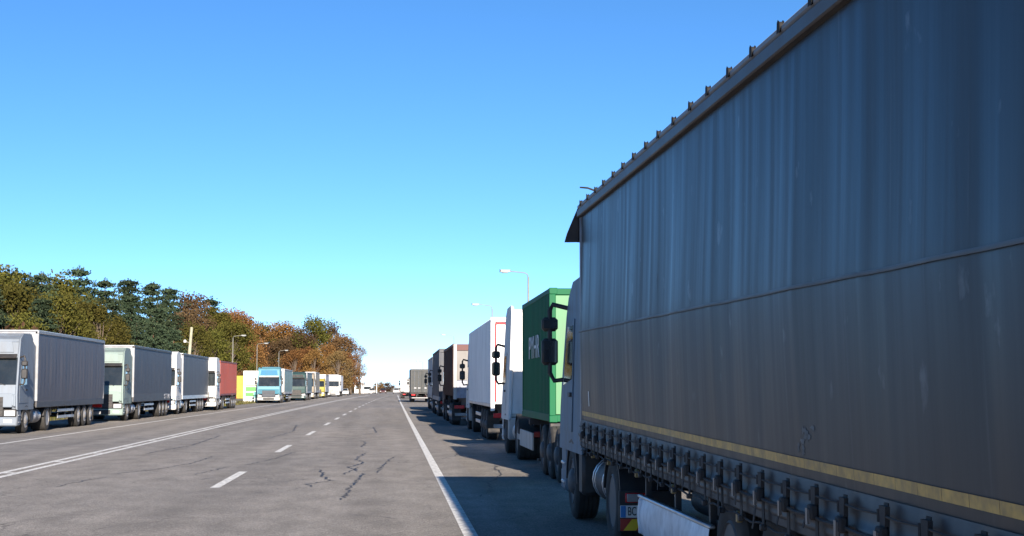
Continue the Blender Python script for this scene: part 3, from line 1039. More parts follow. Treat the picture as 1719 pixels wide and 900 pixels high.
# licence plate and lamp board at the tractor's rear
yr = 10.42
MB().box(-1.3, -.72, yr - .01, yr + .03, .26, .68, .006).build('lamp_board', M_BLACK, t)
lp = MB().box(-1.29, -.78, yr - .028, yr - .012, .405, .53, .003).build('licence_plate', mat('plate_white', (.75, .75, .73), .4), t)
MB().box(-1.288, -1.235, yr - .034, yr - .029, .408, .527).build('plate_band', mat('plate_blue', (.03, .2, .5), .4), lp)
text('BC 0', .125, mat('plate_black', (.015, .015, .015), .5), lp, (-1.14, yr - .03, .467), REAR, .6)
tl = MB().box(-1.24, -1.02, yr - .05, yr - .012, .56, .66, .01).build('tail_light', M_RED, t)
MB().box(-1.225, -1.11, yr - .06, yr - .051, .57, .65, .004).build('reversing_lens', mat('grey_lens', (.3, .3, .31), .3), tl)
MB().box(-1.105, -1.06, yr - .06, yr - .051, .57, .65, .004).build('reversing_lens', mat('grey_lens', (.3, .3, .31), .3), tl)
hb = MB().box(-1.29, -.8, yr - .026, yr - .012, .27, .395, .003).build('hazard_board', mat('hazard_red', (.38, .03, .02), .4), t)
for k in range(2):
    xa = -1.26 + k * .26
    MB().add([(xa, yr - .03, .275), (xa + .13, yr - .03, .275), (xa + .22, yr - .03, .39), (xa + .09, yr - .03, .39)], [(0, 1, 2, 3)]).build(
        'hazard_stripe', mat('hazard_yellow', (.75, .5, .02), .4), hb, fix=False)
tractor(t, 10.4, dict(cab=paint('slate_blue_white', (.13, .19, .25), .5), low=True, lights=False, tank=M_CHASSIS))

# ------------------------------------------------------------------ right-hand queue
# truck with a green 20 ft box
GREEN_SHADED = mat('container_green_shaded', (.006, .105, .042), .6, 0, .12, .3, 1.2, streak=3, dirtcol=(.03, .07, .045), spec=.2)  # darker green: shade on the container's side put into the colour
t = thing('container_truck', 'white truck carrying a short green shipping container, ahead of the grey curtain truck', 'truck', (4.27, 26.4, 0))
container(t, 2.45, 6.06, 1.08, GREEN_SHADED, mat('container_door_green_lit', (.045, .19, .075), .45, 0, .1, .25, 1.5, streak=3))  # same green made lighter, sunlight on the doors put into the colour
skeleton(t, 10.2)
running_gear(t, 10.2, (1.0, 2.3, 3.6), zr=1.06)
text('PYHR', .7, mat('faded_white_print', (.62, .64, .66), .6, dirt=.45, scale=6, dirtcol=(.1, .2, .15)), t, (-1.226, 5.6, 2.58), SIDE, 1.4)
MB().box(-1.24, -1.2, 5.9, 9.0, .38, .76, .01).build('side_guard_panel', WHITE2, t)
MB().box(-1.24, -1.2, 9.03, 9.8, .5, .64, .01).build('side_guard_rail', WHITE2, t)
tractor(t, 8.9, dict(cab=WHITE, lower=WHITE2, top=3.8, fairing=False))

# white refrigerated trailer
t = thing('refrigerated_truck', 'white box-body truck with red-edged rear doors, beyond the green container', 'truck', (4.40, 47.2, 0))
BOXW = paint('box_white', (.82, .81, .79), .15)
MB().box(-1.28, 1.28, .06, 13.6, 1.2, 3.94, .03).build('box_body', BOXW, t)
REDT = paint('red_trim', (.42, .03, .04), .2)
MB().box(-1.285, 1.285, -.02, .07, 3.82, 3.965, .01).build('rear_frame', BOXW, t)
for s in (-1, 1):
    MB().box(*sorted((s * 1.16, s * 1.285)), -.02, .07, 1.0, 3.82, .01).build('rear_frame', BOXW, t)
    MB().box(*sorted((s * 1.12, s * 1.158)), -.06, .0, 1.3, 3.78).build('door_trim', REDT, t)
    MB().box(*sorted((s * 1.25, s * 1.288)), .07, 13.58, 1.12, 1.24, .01).build('bottom_rail', M_ALU, t)
MB().box(-1.12, 1.12, -.062, .0, 3.74, 3.79).build('door_trim', REDT, t)
doors(t, -1.11, 1.11, 1.22, 3.73, BOXW, .01)
MB().box(-.95, .95, 13.61, 14.05, 2.2, 3.9, .08).build('cooling_unit', WHITE2, t)
running_gear(t, 13.6, (2.9, 4.2, 5.5), guard=(6.4, 9.6), zr=1.18)
tractor(t, 10.6, dict(cab=WHITE, lower=WHITE2))

# brown ribbed tipper
t = thing('tipper_truck', 'truck with brown ribbed sides and a white rear panel under a red band', 'truck', (4.03, 67.8, 0))
BROWN = paint('brown', (.10, .048, .035), .35)
MB().box(-1.22, 1.22, .08, 12.0, 1.35, 3.66, .02).build('tipper_body', BROWN, t)
for s in (-1, 1):
    for i in range(17):
        yy = .15 + i * .73
        MB().box(*sorted((s * 1.2, s * 1.28)), yy - .05, yy + .05, 1.36, 3.62, .01).build('rib', BROWN, t)
    MB().box(*sorted((s * 1.16, s * 1.29)), .0, 12.0, 3.6, 3.72, .015).build('top_rail', BROWN, t)
    MB().box(*sorted((s * 1.1, s * 1.25)), -.03, .08, 1.2, 3.7, .012).build('rear_post', WHITE2, t)
MB().box(-1.1, 1.1, -.02, .07, 2.06, 3.4, .01).build('rear_panel', paint('dusty_white', (.2, .19, .18), .4), t)
MB().box(-1.1, 1.1, -.03, .07, 3.41, 3.7, .01).build('rear_band', paint('faded_red', (.11, .045, .04), .3), t)
MB().box(-1.1, 1.1, -.025, .07, 1.25, 2.05, .01).build('tailgate', mat('grey_blue_shaded_gate', (.26, .28, .34), .5, dirt=.4), t)  # shade on the lower rear is put into this grey-blue tone
for i in range(6):
    MB().box(-.95 + i * .38 - .03, -.95 + i * .38 + .03, -.05, -.026, 1.27, 2.03, .008).build('tailgate_rib', mat('grey_blue_shaded_gate', (.26, .28, .34), .5), t)
running_gear(t, 12.0, (2.2, 3.5, 4.8), zr=1.34, guard=(5.6, 8.2))
tractor(t, 8.8, dict(cab=paint('dark_brown_cab', (.05, .03, .03))))

NAVY = tarp('navy', (.018, .022, .034))
t = thing('curtain_truck', 'nearly black curtain-sided truck ahead of the brown ribbed truck', 'truck', (4.02, 87.2, 0))
curtain_trailer(t, 13.6, dict(curtain=NAVY, frame=mat('navy_frame', (.03, .035, .05), .5, dirt=.2), skirt=GREYF, roof=M_ROOFT))
running_gear(t, 13.6, (2.9, 4.2, 5.5), zr=.95, guard=(6.4, 9.6))
tractor(t, 10.6, dict(cab=paint('black_cab', (.02, .022, .03))))

t = thing('curtain_truck', 'pale grey curtain-sided truck with white cab ahead of the black one', 'truck', (4.22, 108.5, 0))
curtain_trailer(t, 13.6, dict(curtain=tarp('pale_grey', (.42, .45, .47)), frame=WHITE2, door=WHITE2))
running_gear(t, 13.6, (2.9, 4.2, 5.5), zr=.95, guard=(6.4, 9.6))
tractor(t, 10.6, dict(cab=WHITE))

t = thing('curtain_truck', 'grey truck with a plain grey rear wall, far ahead at the road edge', 'truck', (3.45, 174, 0))
curtain_trailer(t, 13.6, dict(curtain=tarp('mid_grey', (.06, .065, .07)), frame=mat('slate_frame', (.05, .055, .058), .6, dirt=.3), rail=mat('slate_frame', (.05, .055, .058), .6),
                              door=mat('slate_door', (.04, .045, .047), .7, dirt=.3)), z1=3.85)
running_gear(t, 13.6, (2.9, 4.2, 5.5), zr=.95)
tractor(t, 10.6, dict(cab=WHITE))

t = thing('bobtail_tractor', 'small white tractor unit without trailer, farthest of the right-hand queue', 'truck', (2.62, 234, 0))
tractor(t, 0, dict(cab=WHITE, low=True))

# ------------------------------------------------------------------ left-hand queue, facing the camera
GB = tarp('grey_blue', (.055, .068, .092), .25)
LV = tarp('grey_lavender', (.085, .088, .11), .25)


def left_truck(label, xs, yr, L=13.6, half=1.27):
    """xs: side facing the road, yr: world y of the trailer's rear"""
    return thing('curtain_truck', label, 'truck', (xs - half, yr, 0), math.pi)


t = left_truck('lavender-grey curtain-sided truck, nearest in the left queue', -13.9, 73.6)
curtain_trailer(t, 13.6, dict(curtain=LV, frame=GREYF, skirt=mat('dark_skirt', (.05, .052, .06), .5, dirt=.3)))
running_gear(t, 13.6, (2.9, 4.2, 5.5), zr=.95, guard=(6.4, 9.6))
tractor(t, 10.6, dict(cab=paint('dusty_grey_blue', (.17, .2, .24), .35)))

t = left_truck('grey-blue curtain truck with pale lettering on its dark skirt and pale green cab', -13.8, 95.0)
curtain_trailer(t, 13.6, dict(curtain=GB, frame=GREYF, skirt=mat('dark_skirt', (.05, .052, .06), .5, dirt=.3), rail=M_RAILD))
MB().box(-1.285, -1.272, .2, 13.4, .96, 1.4, .004).build('skirt_board', mat('dark_skirt', (.05, .052, .06), .5, dirt=.3), t)
text('S T T M', .42, mat('pale_print', (.55, .56, .6), .6, dirt=.4, scale=5), t, (-1.29, 1.75, 1.18), SIDE, 1.6)
running_gear(t, 13.6, (1.6, 2.9, 4.2), zr=.95, guard=(6.4, 9.6))
tractor(t, 10.6, dict(cab=paint('pale_green', (.2, .26, .24), .3), visor=M_BLACK))

t = left_truck('grey-blue curtain truck with white cab, squeezed between two other left-queue trucks', -13.8, 113.9)
curtain_trailer(t, 13.6, dict(curtain=tarp('steel_blue', (.075, .09, .112), .25), frame=GREYF, skirt=M_ALU, rail=M_RAILD))
running_gear(t, 13.6, (2.9, 4.2, 5.5), zr=.95, guard=(6.4, 9.6))
tractor(t, 10.6, dict(cab=WHITE, lower=paint('pale_blue', (.3, .42, .55)), top=3.95))

t = thing('container_truck', 'white truck carrying a dull red shipping container on the left', 'truck', (-13.2 - 1.25, 129.3, 0), math.pi)
container(t, .2, 12.1, 1.1, mat('container_red', (.25, .055, .04), .55, 0, .15, .35, 1.2, streak=3, dirtcol=(.2, .1, .08)), H=2.7)
skeleton(t, 12.4)
running_gear(t, 12.4, (1.6, 2.9, 4.2), zr=1.07, guard=(5.6, 8.4))
tractor(t, 9.4, dict(cab=WHITE, lower=WHITE2, top=3.9))

TEAL = paint('sky_blue', (.12, .40, .55), .12)
t = thing('curtain_truck', 'light blue high-roof truck facing the road beside the white signboard', 'truck', (-13.45, 184.6, 0), math.pi)
curtain_trailer(t, 13.6, dict(curtain=tarp('pale_teal', (.2, .3, .29), .2), frame=WHITE2), z1=3.8)
running_gear(t, 13.6, (2.9, 4.2, 5.5), zr=.95, guard=(6.4, 9.6))
tractor(t, 10.6 + 3.1, dict(cab=paint('ice_blue', (.1, .25, .31), .1), panel=paint('bright_blue', (.015, .13, .24), .1), visor=WHITE2, lower=WHITE2, front=paint('mid_blue', (.03, .14, .2), .1),
                            grille=mat('grille_slate', (.03, .04, .06), .4, dirt=.2), bar=M_BLACK, bumper=WHITE2, top=3.85))

t = thing('curtain_truck', 'dark green truck right behind the light blue one', 'truck', (-12.35, 209, 0), math.pi)
curtain_trailer(t, 12.0, dict(curtain=tarp('grey_green', (.12, .17, .17)), frame=GREYF), z1=3.7)
running_gear(t, 12.0, (2.2, 3.5, 4.8), zr=.95)
tractor(t, 9.0, dict(cab=paint('dark_green', (.025, .06, .06), .2), lower=WHITE2, panel=M_BLACK, top=3.6))

t = thing('curtain_truck', 'beige truck between the dark green one and the yellow one', 'truck', (-12.45, 233, 0), math.pi)
curtain_trailer(t, 12.6, dict(curtain=tarp('beige', (.28, .24, .18)), frame=WHITE2), z1=3.95)
running_gear(t, 12.6, (2.2, 3.5, 4.8), zr=.95)
tractor(t, 9.6, dict(cab=paint('cream', (.24, .2, .15), .25), lower=M_BLACK))

t = thing('curtain_truck', 'truck with a yellow cab in the far left queue', 'truck', (-12.1, 259, 0), math.pi)
curtain_trailer(t, 12.6, dict(curtain=tarp('grey_violet', (.32, .32, .36)), frame=WHITE2), z1=3.8)
running_gear(t, 12.6, (2.2, 3.5, 4.8), zr=.95)
tractor(t, 9.6, dict(cab=paint('yellow', (.3, .25, .04), .15), bumper=paint('yellow', (.3, .25, .04)), low=True))

t = thing('box_truck', 'all-white truck with a tall white front, last of the left queue', 'truck', (-10.9, 296, 0), math.pi)
curtain_trailer(t, 13.0, dict(curtain=tarp('off_white', (.66, .66, .68)), frame=WHITE), z1=3.95)
running_gear(t, 13.0, (2.2, 3.5, 4.8), zr=.95)
tractor(t, 9.9 + 3.1, dict(cab=WHITE, bumper=WHITE, grille=WHITE2, visor=WHITE, lower=WHITE, top=3.95))


# ------------------------------------------------------------------ far cars
def car(label, loc, rz, m):
    t = thing('car', label, 'car', loc, rz)
    body = [(-2.1, .35), (-2.15, .8), (-1.9, .92), (.75, .95), (1.9, .82), (2.1, .62), (2.1, .35)]
    b = MB().prism(body, -.88, .88).build('body', m, t, bevel=.06, seg=2)
    MB().prism([(-1.75, .92), (-1.35, 1.42), (.1, 1.46), (.95, .94)], -.78, .78, tap=lambda z: (z - .92) * .28).build('cabin', m, t, bevel=.05, seg=2)
    MB().extr([(-.62, .2, 1.42), (.62, .2, 1.42), (.7, .88, 1.0), (-.7, .88, 1.0)], (0, .025, .02)).build('windscreen', M_GLASS, t)
    MB().extr([(-.6, -1.42, 1.37), (.6, -1.42, 1.37), (.68, -1.74, .99), (-.68, -1.74, .99)], (0, -.025, .02)).build('rear_window', M_GLASS, t)
    for s in (-1, 1):
        MB().extr([(s * .77, -1.5, .99), (s * .68, -1.25, 1.34), (s * .68, .05, 1.38), (s * .77, .7, .99)], (s * .02, 0, .004)).build('side_window', M_GLASS, t)
        MB().box(*sorted((s * .5, s * .82)), 2.02, 2.11, .58, .72, .02).build('headlight', M_LAMP, t)
        MB().box(*sorted((s * .55, s * .84)), -2.17, -2.08, .62, .78, .02).build('tail_light', M_RED, t)
        for yy in (-1.3, 1.35):
            w_ = MB().lathe([(-.09, .2), (-.1, .3), (-.06, .32), (.06, .32), (.1, .3), (.09, .2)], (s * .8, yy, .32), 'x', 18).build('wheel', M_RUBBER, t)
            MB().lathe([(-.095, .2), (-.06, .1), (-.09, 0)], (s * .8, yy, .32), 'x', 14).build('rim', M_RIM, w_)
    return t


car('white car parked right behind the all-white truck on the left', (-10.0, 318, 0), math.pi, WHITE)
car('far white car driving towards us near the vanishing point', (-5.2, 395, 0), math.pi, WHITE2)
car('dark red car far off in the middle of the road', (-2.4, 405, 0), math.pi, paint('dark_red', (.06, .02, .025)))
car('silver car far off next to the right-hand queue', (1.2, 410, 0), 0, paint('silver', (.5, .52, .55)))


# ------------------------------------------------------------------ lamps, poles, signs
def street_lamp(label, x, y, s, H=9.0, arm=1.25):
    """s: side to which the arm reaches"""
    t = thing('street_lamp', label, 'lamp', (x, y, 0), 0, None)
    MB().lathe([(0, .13), (1.2, .12), (1.25, .075), (H - .25, .05)], (0, 0, 0), 'z', 12).build('pole', M_GALV, t)
    MB().lathe([(0, .2), (.03, .2), (.06, .14)], (0, 0, 0), 'z', 12).build('base_plate', M_GALV, t)
    MB().tube([(0, 0, H - .3), (s * .06, 0, H - .08), (s * .25, 0, H + .02), (s * arm, 0, H + .12)], .03, 8).build('arm', M_GALV, t)
    hd = MB().add(*head(s, arm, H)).build('lamp_head', mat('lamp_housing', (.26, .27, .27), .5), t, bevel=.03, seg=2)
    MB().box(*sorted((s * (arm + .02), s * (arm + .42))), -.11, .11, H + .0, H + .06, .02).build('lamp_glass', mat('lamp_glass', (.35, .38, .38), .15), hd)
    return t


def head(s, arm, H):
    m = MB().extr([(s * (arm - .1), -.1, H + .06), (s * (arm + .5), -.16, H + .06), (s * (arm + .55), 0, H + .06), (s * (arm + .5), .16, H + .06), (s * (arm - .1), .1, H + .06)], (0, 0, .14))
    return m.v, m.f


street_lamp('street lamp reaching over the white refrigerated truck, highest in the picture', 8.5, 93, -1, 8.9)
street_lamp('second street lamp of the right side, just left of the highest one', 8.7, 130, -1, 8.85)
street_lamp('third street lamp of the right side, small above the brown ribbed truck', 8.5, 206, -1, 8.85)
street_lamp('tiny far street lamp above the farthest right-hand trucks', 8.6, 420, -1, 8.9)
street_lamp('leftmost street lamp in front of the forest, above the red container', -21.9, 208, 1, 8.75)
street_lamp('middle street lamp in front of the forest, above the white signboard', -21.9, 245, 1, 8.75)
street_lamp('right-hand street lamp in front of the forest, above the light blue truck', -21.9, 292, 1, 8.75)

t = thing('utility_pole', 'pale concrete pole with a small white lamp rising behind the grey-blue left truck', 'pole', (-22.6, 168, 0))
MB().tube([(-.1, 0, 0), (.05, 0, 4), (.35, 0, 8.4)], [.24, .2, .15], 12).build('pole', M_CONC, t)
MB().tube([(.24, 0, 6.6), (-.1, 0, 6.75), (-.3, 0, 6.8)], .04, 6).build('bracket', M_GALV, t)
MB().lathe([(-.16, .02), (-.1, .17), (.1, .17), (.2, .08), (.22, .0)], (-.36, 0, 6.8), 'z', 14).build('lamp_globe', WHITE, t)

t = thing('signboard', 'tall white signboard with green and cyan bands beside the light blue truck', 'sign', (-15.9, 171, 0))
SW, SG, SCY = mat('sign_white', (.62, .62, .58), .5, dirt=.1), mat('sign_green', (.07, .24, .055), .5, var=.1), mat('sign_cyan', (.07, .27, .26), .5)
MB().box(-.87, .87, -.15, .15, .12, 3.6, .03).build('panel', SW, t)
MB().box(-.95, .95, -.25, .25, 0, .12, .01).build('plinth', M_CONC, t)
MB().box(-.6, .55, -.165, -.152, 1.3, 1.78).build('green_band', SG, t)
MB().box(-.62, .3, -.165, -.152, .72, 1.12).build('green_band', SG, t)
MB().box(.32, .85, -.165, -.152, .55, 1.24).build('cyan_band', SCY, t)
MB().box(-.62, .85, -.164, -.152, 1.86, 1.98).build('pale_band', mat('sign_pale_green', (.2, .3, .13), .5), t)
t = thing('signboard', 'narrow yellow upright signboard left of the white one', 'sign', (-17.15, 171, 0))
MB().box(-.4, .4, -.12, .12, .45, 3.05, .03).build('panel', mat('sign_yellow', (.28, .235, .012), .5, dirt=.1), t)
MB().box(-.42, .42, -.13, .13, .2, .44, .01).build('foot_panel', M_CHASSIS, t)
for s in (-1, 1):
    MB().box(s * .3 - .05, s * .3 + .05, -.05, .05, 0, .2).build('post', M_CHASSIS, t)

t = thing('gantry', 'white portal frame standing far off left of the vanishing point', 'gantry', (-9.5, 428, 0))
for s in (-1, 1):
    MB().box(s * .95 - .22, s * .95 + .22, -.2, .2, 0, 4.9, .03).build('post', WHITE, t)
MB().box(-1.25, 1.25, -.22, .22, 3.6, 4.1, .03).build('beam', WHITE, t)
MB().box(-.7, .7, -.15, .15, .0, 1.2, .02).build('barrier', WHITE2, t)
t = thing('booth', 'low white booth with dark window far off beyond the portal frame', 'booth', (-7.2, 436, 0))
MB().box(-1.5, 1.5, -1.2, 1.2, 0, 2.3, .04).build('wall', WHITE, t)
MB().box(-1.7, 1.7, -1.4, 1.4, 2.3, 2.5, .03).build('roof', WHITE2, t)
MB().box(-1.1, 1.1, -1.23, -1.201, 1.1, 1.9).build('window', M_GLASS, t)
for i, (x, y) in enumerate(((-7.9, 418), (-4.6, 452))):
    t = thing('flag_pole', ('thin white pole beside the portal frame', 'thin white pole in front of the tan shrub')[i], 'pole', (x, y, 0))
    MB().lathe([(0, .16), (.5, .14), (4.8 - i * .8, .1)], (0, 0, 0), 'z', 10).build('shaft', WHITE, t)
    MB().lathe([(-.1, .05), (0, .16), (.1, .05)], (0, 0, 4.85 - i * .8), 'z', 10).build('finial', WHITE, t)


# ------------------------------------------------------------------ trees
def leaf_material(name, cols, trans=.25):
    m = bpy.data.materials.new(name)
    m.use_nodes = True
    n, l = m.node_tree.nodes, m.node_tree.links
    n.remove(n['Principled BSDF'])
    out = n['Material Output']
    ge = n.new('ShaderNodeNewGeometry')
    cr = n.new('ShaderNodeValToRGB')
    e = cr.color_ramp.elements
    while len(e) > 1:
        e.remove(e[0])
    e[0].position = 0
    e[0].color = (*cols[0], 1)
    for i, c in enumerate(cols[1:], 1):
        q = e.new(i / (len(cols) - 1))
        q.color = (*c, 1)
    l.new(ge.outputs['Random Per Island'], cr.inputs[0])
    oi = n.new('ShaderNodeObjectInfo')
    hs = n.new('ShaderNodeHueSaturation')
    mr = n.new('ShaderNodeMapRange')
    mr.inputs[3].default_value = .485
    mr.inputs[4].default_value = .515
    l.new(oi.outputs['Random'], mr.inputs[0])
    l.new(mr.outputs[0], hs.inputs['Hue'])
    mr2 = n.new('ShaderNodeMapRange')
    mr2.inputs[3].default_value = .78
    mr2.inputs[4].default_value = 1.2
    l.new(oi.outputs['Random'], mr2.inputs[0])
    l.new(mr2.outputs[0], hs.inputs['Value'])
    l.new(cr.outputs[0], hs.inputs['Color'])
    df, tr, mx = n.new('ShaderNodeBsdfDiffuse'), n.new('ShaderNodeBsdfTranslucent'), n.new('ShaderNodeMixShader')
    l.new(hs.outputs[0], df.inputs[0])
    l.new(hs.outputs[0], tr.inputs[0])
    mx.inputs[0].default_value = trans
    l.new(df.outputs[0], mx.inputs[1])
    l.new(tr.outputs[0], mx.inputs[2])
    l.new(mx.outputs[0], out.inputs[0])
    return m


LM = {
    'pine': leaf_material('pine_needles', [(0.020, 0.035, 0.023), (0.038, 0.055, 0.032), (0.058, 0.075, 0.041), (0.029, 0.043, 0.029)], .1),
    'olive': leaf_material('olive_leaves', [(.05, .05, .015), (.095, .09, .022), (.07, .068, .018), (.125, .11, .028)]),
    'rust': leaf_material('rust_leaves', [(.115, .058, .024), (.19, .1, .038), (.25, .135, .05), (.14, .075, .03)]),
    'tan': leaf_material('tan_leaves', [(0.149, 0.092, 0.041), (0.203, 0.128, 0.061), (0.121, 0.070, 0.036), (0.243, 0.162, 0.074)]),
    'pink': leaf_material('pinkish_leaves', [(0.203, 0.142, 0.115), (0.270, 0.196, 0.162), (0.162, 0.119, 0.095), (0.324, 0.243, 0.203)]),
    'brown': leaf_material('brown_leaves', [(0.081, 0.054, 0.030), (0.115, 0.074, 0.041), (0.068, 0.046, 0.027), (0.135, 0.089, 0.046)]),
}
M_BARK = mat('bark', (.10, .075, .055), .95, var=.3, bump=.8, bscale=12)
M_PBARK = mat('pine_bark', (.16, .09, .055), .95, var=.3, bump=.8, bscale=12)


def leafquad(vs, fs, c, size, rg, up=0.3):
    n = Vector((rg.gauss(0, 1), rg.gauss(0, 1), rg.gauss(up, 1))).normalized()
    u = n.cross(Vector((rg.gauss(0, 1), rg.gauss(0, 1), rg.gauss(0, 1)))).normalized()
    v = n.cross(u)
    a, b = size * rg.uniform(.6, 1.2), size * rg.uniform(.4, .8)
    o = len(vs)
    k = n * size * .18
    vs += [c - u * a, c + v * b * .9 + k, c + u * a, c - v * b + k]
    fs.append((o, o + 1, o + 2, o + 3))


def broad_tree(seed, H, rad, nlobe, per, leaf, low=.22, sparse=1.0):
    rg = random.Random(seed)
    tw = MB()
    lean = Vector((rg.uniform(-.05, .05), rg.uniform(-.05, .05), 0))
    tp = [Vector((0, 0, 0)) + lean * H * k + Vector((rg.gauss(0, .06), rg.gauss(0, .06), H * k * .8)) for k in (0, .2, .45, .7, 1)]
    r0 = H * .017
    tw.tube(tp, [r0 * 1.3, r0, r0 * .75, r0 * .5, r0 * .15], 8)
    vs, fs = [], []
    for i in range(nlobe):
        zf = rg.uniform(low, .93)
        prof = math.sin(math.pi * min(1, max(.05, ((zf - low + .08) / (1.05 - low)) ** .8))) ** .6
        a = rg.uniform(0, 6.28)
        rr = rad * prof * rg.uniform(.35, .9)
        c = Vector((rr * math.cos(a), rr * math.sin(a), zf * H))
        k = min(.95, max(.2, zf * .75))
        base = lean * H * k + Vector((0, 0, H * k * .8))
        mid = (base + c) * .5 + Vector((0, 0, .04 * H))
        tw.tube([base, mid, c], [r0 * .4, r0 * .25, r0 * .06], 5)
        lr = rad * rg.uniform(.24, .42)
        for _ in range(int(per * sparse)):
            d = Vector((rg.gauss(0, 1), rg.gauss(0, 1), rg.gauss(0, .8))).normalized() * lr * (rg.random() ** .45)
            leafquad(vs, fs, c + d, leaf, rg)
    return tw.mesh('trunk', M_BARK, smooth=60), MB().add(vs, fs)


def pine_tree(seed, H, rad, leaf):
    rg = random.Random(seed)
    tw = MB()
    r0 = H * .014
    tw.tube([(0, 0, 0), (rg.gauss(0, .1), 0, H * .4), (rg.gauss(0, .12), rg.gauss(0, .1), H * .97)], [r0 * 1.2, r0 * .8, r0 * .1], 8)
    vs, fs = [], []
    z = .26
    while z < .97:
        f = (z - .26) / .71
        prof = (1 - f) ** .85 * (.45 + .55 * min(1, f * 4)) + .05
        nb = max(3, int(7 * prof + 2))
        a0 = rg.uniform(0, 6.28)
        for b in range(nb):
            a = a0 + 6.283 * b / nb + rg.gauss(0, .25)
            ln = rad * prof * rg.uniform(.65, 1.15)
            base = Vector((0, 0, z * H))
            tip = Vector((ln * math.cos(a), ln * math.sin(a), z * H + ln * rg.uniform(-.12, .28)))
            tw.tube([base, (base + tip) / 2 + Vector((0, 0, -.03 * ln)), tip], [r0 * .25, r0 * .16, r0 * .05], 4)
            for q in range(4):
                k = rg.uniform(.45, 1.05)
                cc = base.lerp(tip, k)
                cr_ = rad * .15 * rg.uniform(.5, 1.5)
                for _ in range(44):
                    ra_, sa_ = rg.gauss(0, .95), rg.gauss(0, .5)
                    d = Vector((ra_ * math.cos(a) - sa_ * math.sin(a), ra_ * math.sin(a) + sa_ * math.cos(a), rg.gauss(.08, .26) - .12 * abs(ra_))) * cr_
                    leafquad(vs, fs, cc + d, leaf, rg, 1.0)
        z += rg.uniform(.045, .085)
    for _ in range(40):
        leafquad(vs, fs, Vector((rg.gauss(0, .12), rg.gauss(0, .12), H * rg.uniform(.92, 1.0))), leaf * .7, rg)
    return tw.mesh('trunk', M_PBARK, smooth=60), MB().add(vs, fs)


PR = {'pine': [pine_tree(100 + i, 16, 3.6 + .3 * i, .22) for i in range(4)],
      'broad': [broad_tree(200 + i, 14, 4.6 + .3 * i, 36, 190, .2) for i in range(4)],
      'tall': [broad_tree(300 + i, 18, 5.6, 48, 200, .22, low=.12) for i in range(3)],
      'bare': [broad_tree(400 + i, 15, 3.2, 28, 80, .17, low=.2) for i in range(2)],
      'bush': [broad_tree(500 + i, 4.5, 2.6, 16, 70, .22, low=.08) for i in range(2)]}
HT = {'pine': 16, 'broad': 14, 'tall': 18, 'bare': 15, 'bush': 4.5}
CROWNS = {}


def crown_mesh(kind, i, lm):
    if (kind, i, lm) not in CROWNS:
        CROWNS[(kind, i, lm)] = PR[kind][i][1].mesh('crown', LM[lm], smooth=0, fix=False)
    return CROWNS[(kind, i, lm)]


def tree(kind, lm, x, y, H, label, group=None, sx=1.0):
    i = random.randrange(len(PR[kind]))
    name = {'pine': 'pine_tree', 'bush': 'shrub'}.get(kind, 'autumn_tree')
    t = thing(name, label, 'shrub' if kind == 'bush' else 'tree', (x, y, -.05), random.uniform(0, 6.28), group)
    k = H / HT[kind]
    t.scale = (k * sx, k * sx, k)
    link('trunk', PR[kind][i][0], t)
    link('crown', crown_mesh(kind, i, lm), t)
    return t


# forest edge behind the left-hand trucks
rs = random.Random(11)
GP = 'forest behind the left-hand trucks'


def skyline(px):
    pts = [(-150, 425), (0, 438), (130, 456), (230, 474), (262, 480), (300, 490), (350, 500), (400, 515), (450, 537), (480, 553)]
    for (a, b), (c, d) in zip(pts, pts[1:]):
        if a <= px <= c:
            return b + (d - b) * (px - a) / (c - a)
    return 560


PLACES = ((95, 'above the lavender-grey truck'), (205, 'above the pale green cab'), (292, 'above the lettered trailer'),
          (352, 'above the steel-blue trailer'), (398, 'above the red container'), (436, 'above the white signboard'), (900, 'above the light blue truck'))
KINDS = {'pine': 'dark green pine', 'olive': 'olive-green leafy tree', 'rust': 'rust-brown leafy tree', 'brown': 'dull brown leafy tree', 'tan': 'tan leafy tree'}
SHRUBS = {'olive': 'olive shrub', 'rust': 'rust shrub', 'brown': 'dull brown shrub', 'tan': 'tan shrub'}
SPEC = []
for row, (off, n0) in enumerate(((-31, 20), (-36, 19), (-42, 18))):
    for k in range(n0):
        px = -110 + (590 + row * 10) * (k + rs.uniform(-.2, .2)) / (n0 - 1)
        yy = min(off * 2500 / (px - 658) * .985, 420)
        Hh = 1.75 + (650 - skyline(px)) * yy / 2500
        Hh *= (rs.uniform(.66, .84), rs.uniform(.8, .95), rs.uniform(.92, 1.06))[row]
        if px < 300:
            kd = 'pine' if rs.random() < .7 else 'olive'
        elif px < 385:
            kd = 'pine' if (row == 2 and rs.random() < .7) else rs.choice(['olive', 'olive', 'brown'])
        elif row < 2:
            kd = rs.choice(['rust', 'brown', 'brown', 'olive'])
        else:
            kd = rs.choice(['rust', 'rust', 'olive', 'brown'])
        SPEC.append((kd, row, px, yy, Hh, 'tree'))
for k in range(26):
    px = -90 + 590 * k / 25 + rs.uniform(-8, 8)
    yy = min(-26.5 * 2500 / (px - 658), 400)
    SPEC.append((rs.choice(['brown', 'brown', 'tan', 'olive', 'rust']), 3, px, yy, rs.uniform(3.2, 5.8), 'shrub'))
ROWS = ('in the forest front row', 'in the forest middle row', 'at the forest back', 'at the forest edge')
buckets = {}
for sp_ in SPEC:
    pl = next(n for lim, n in PLACES if sp_[2] < lim)
    buckets.setdefault((sp_[5], sp_[0], sp_[1], pl), []).append(sp_)
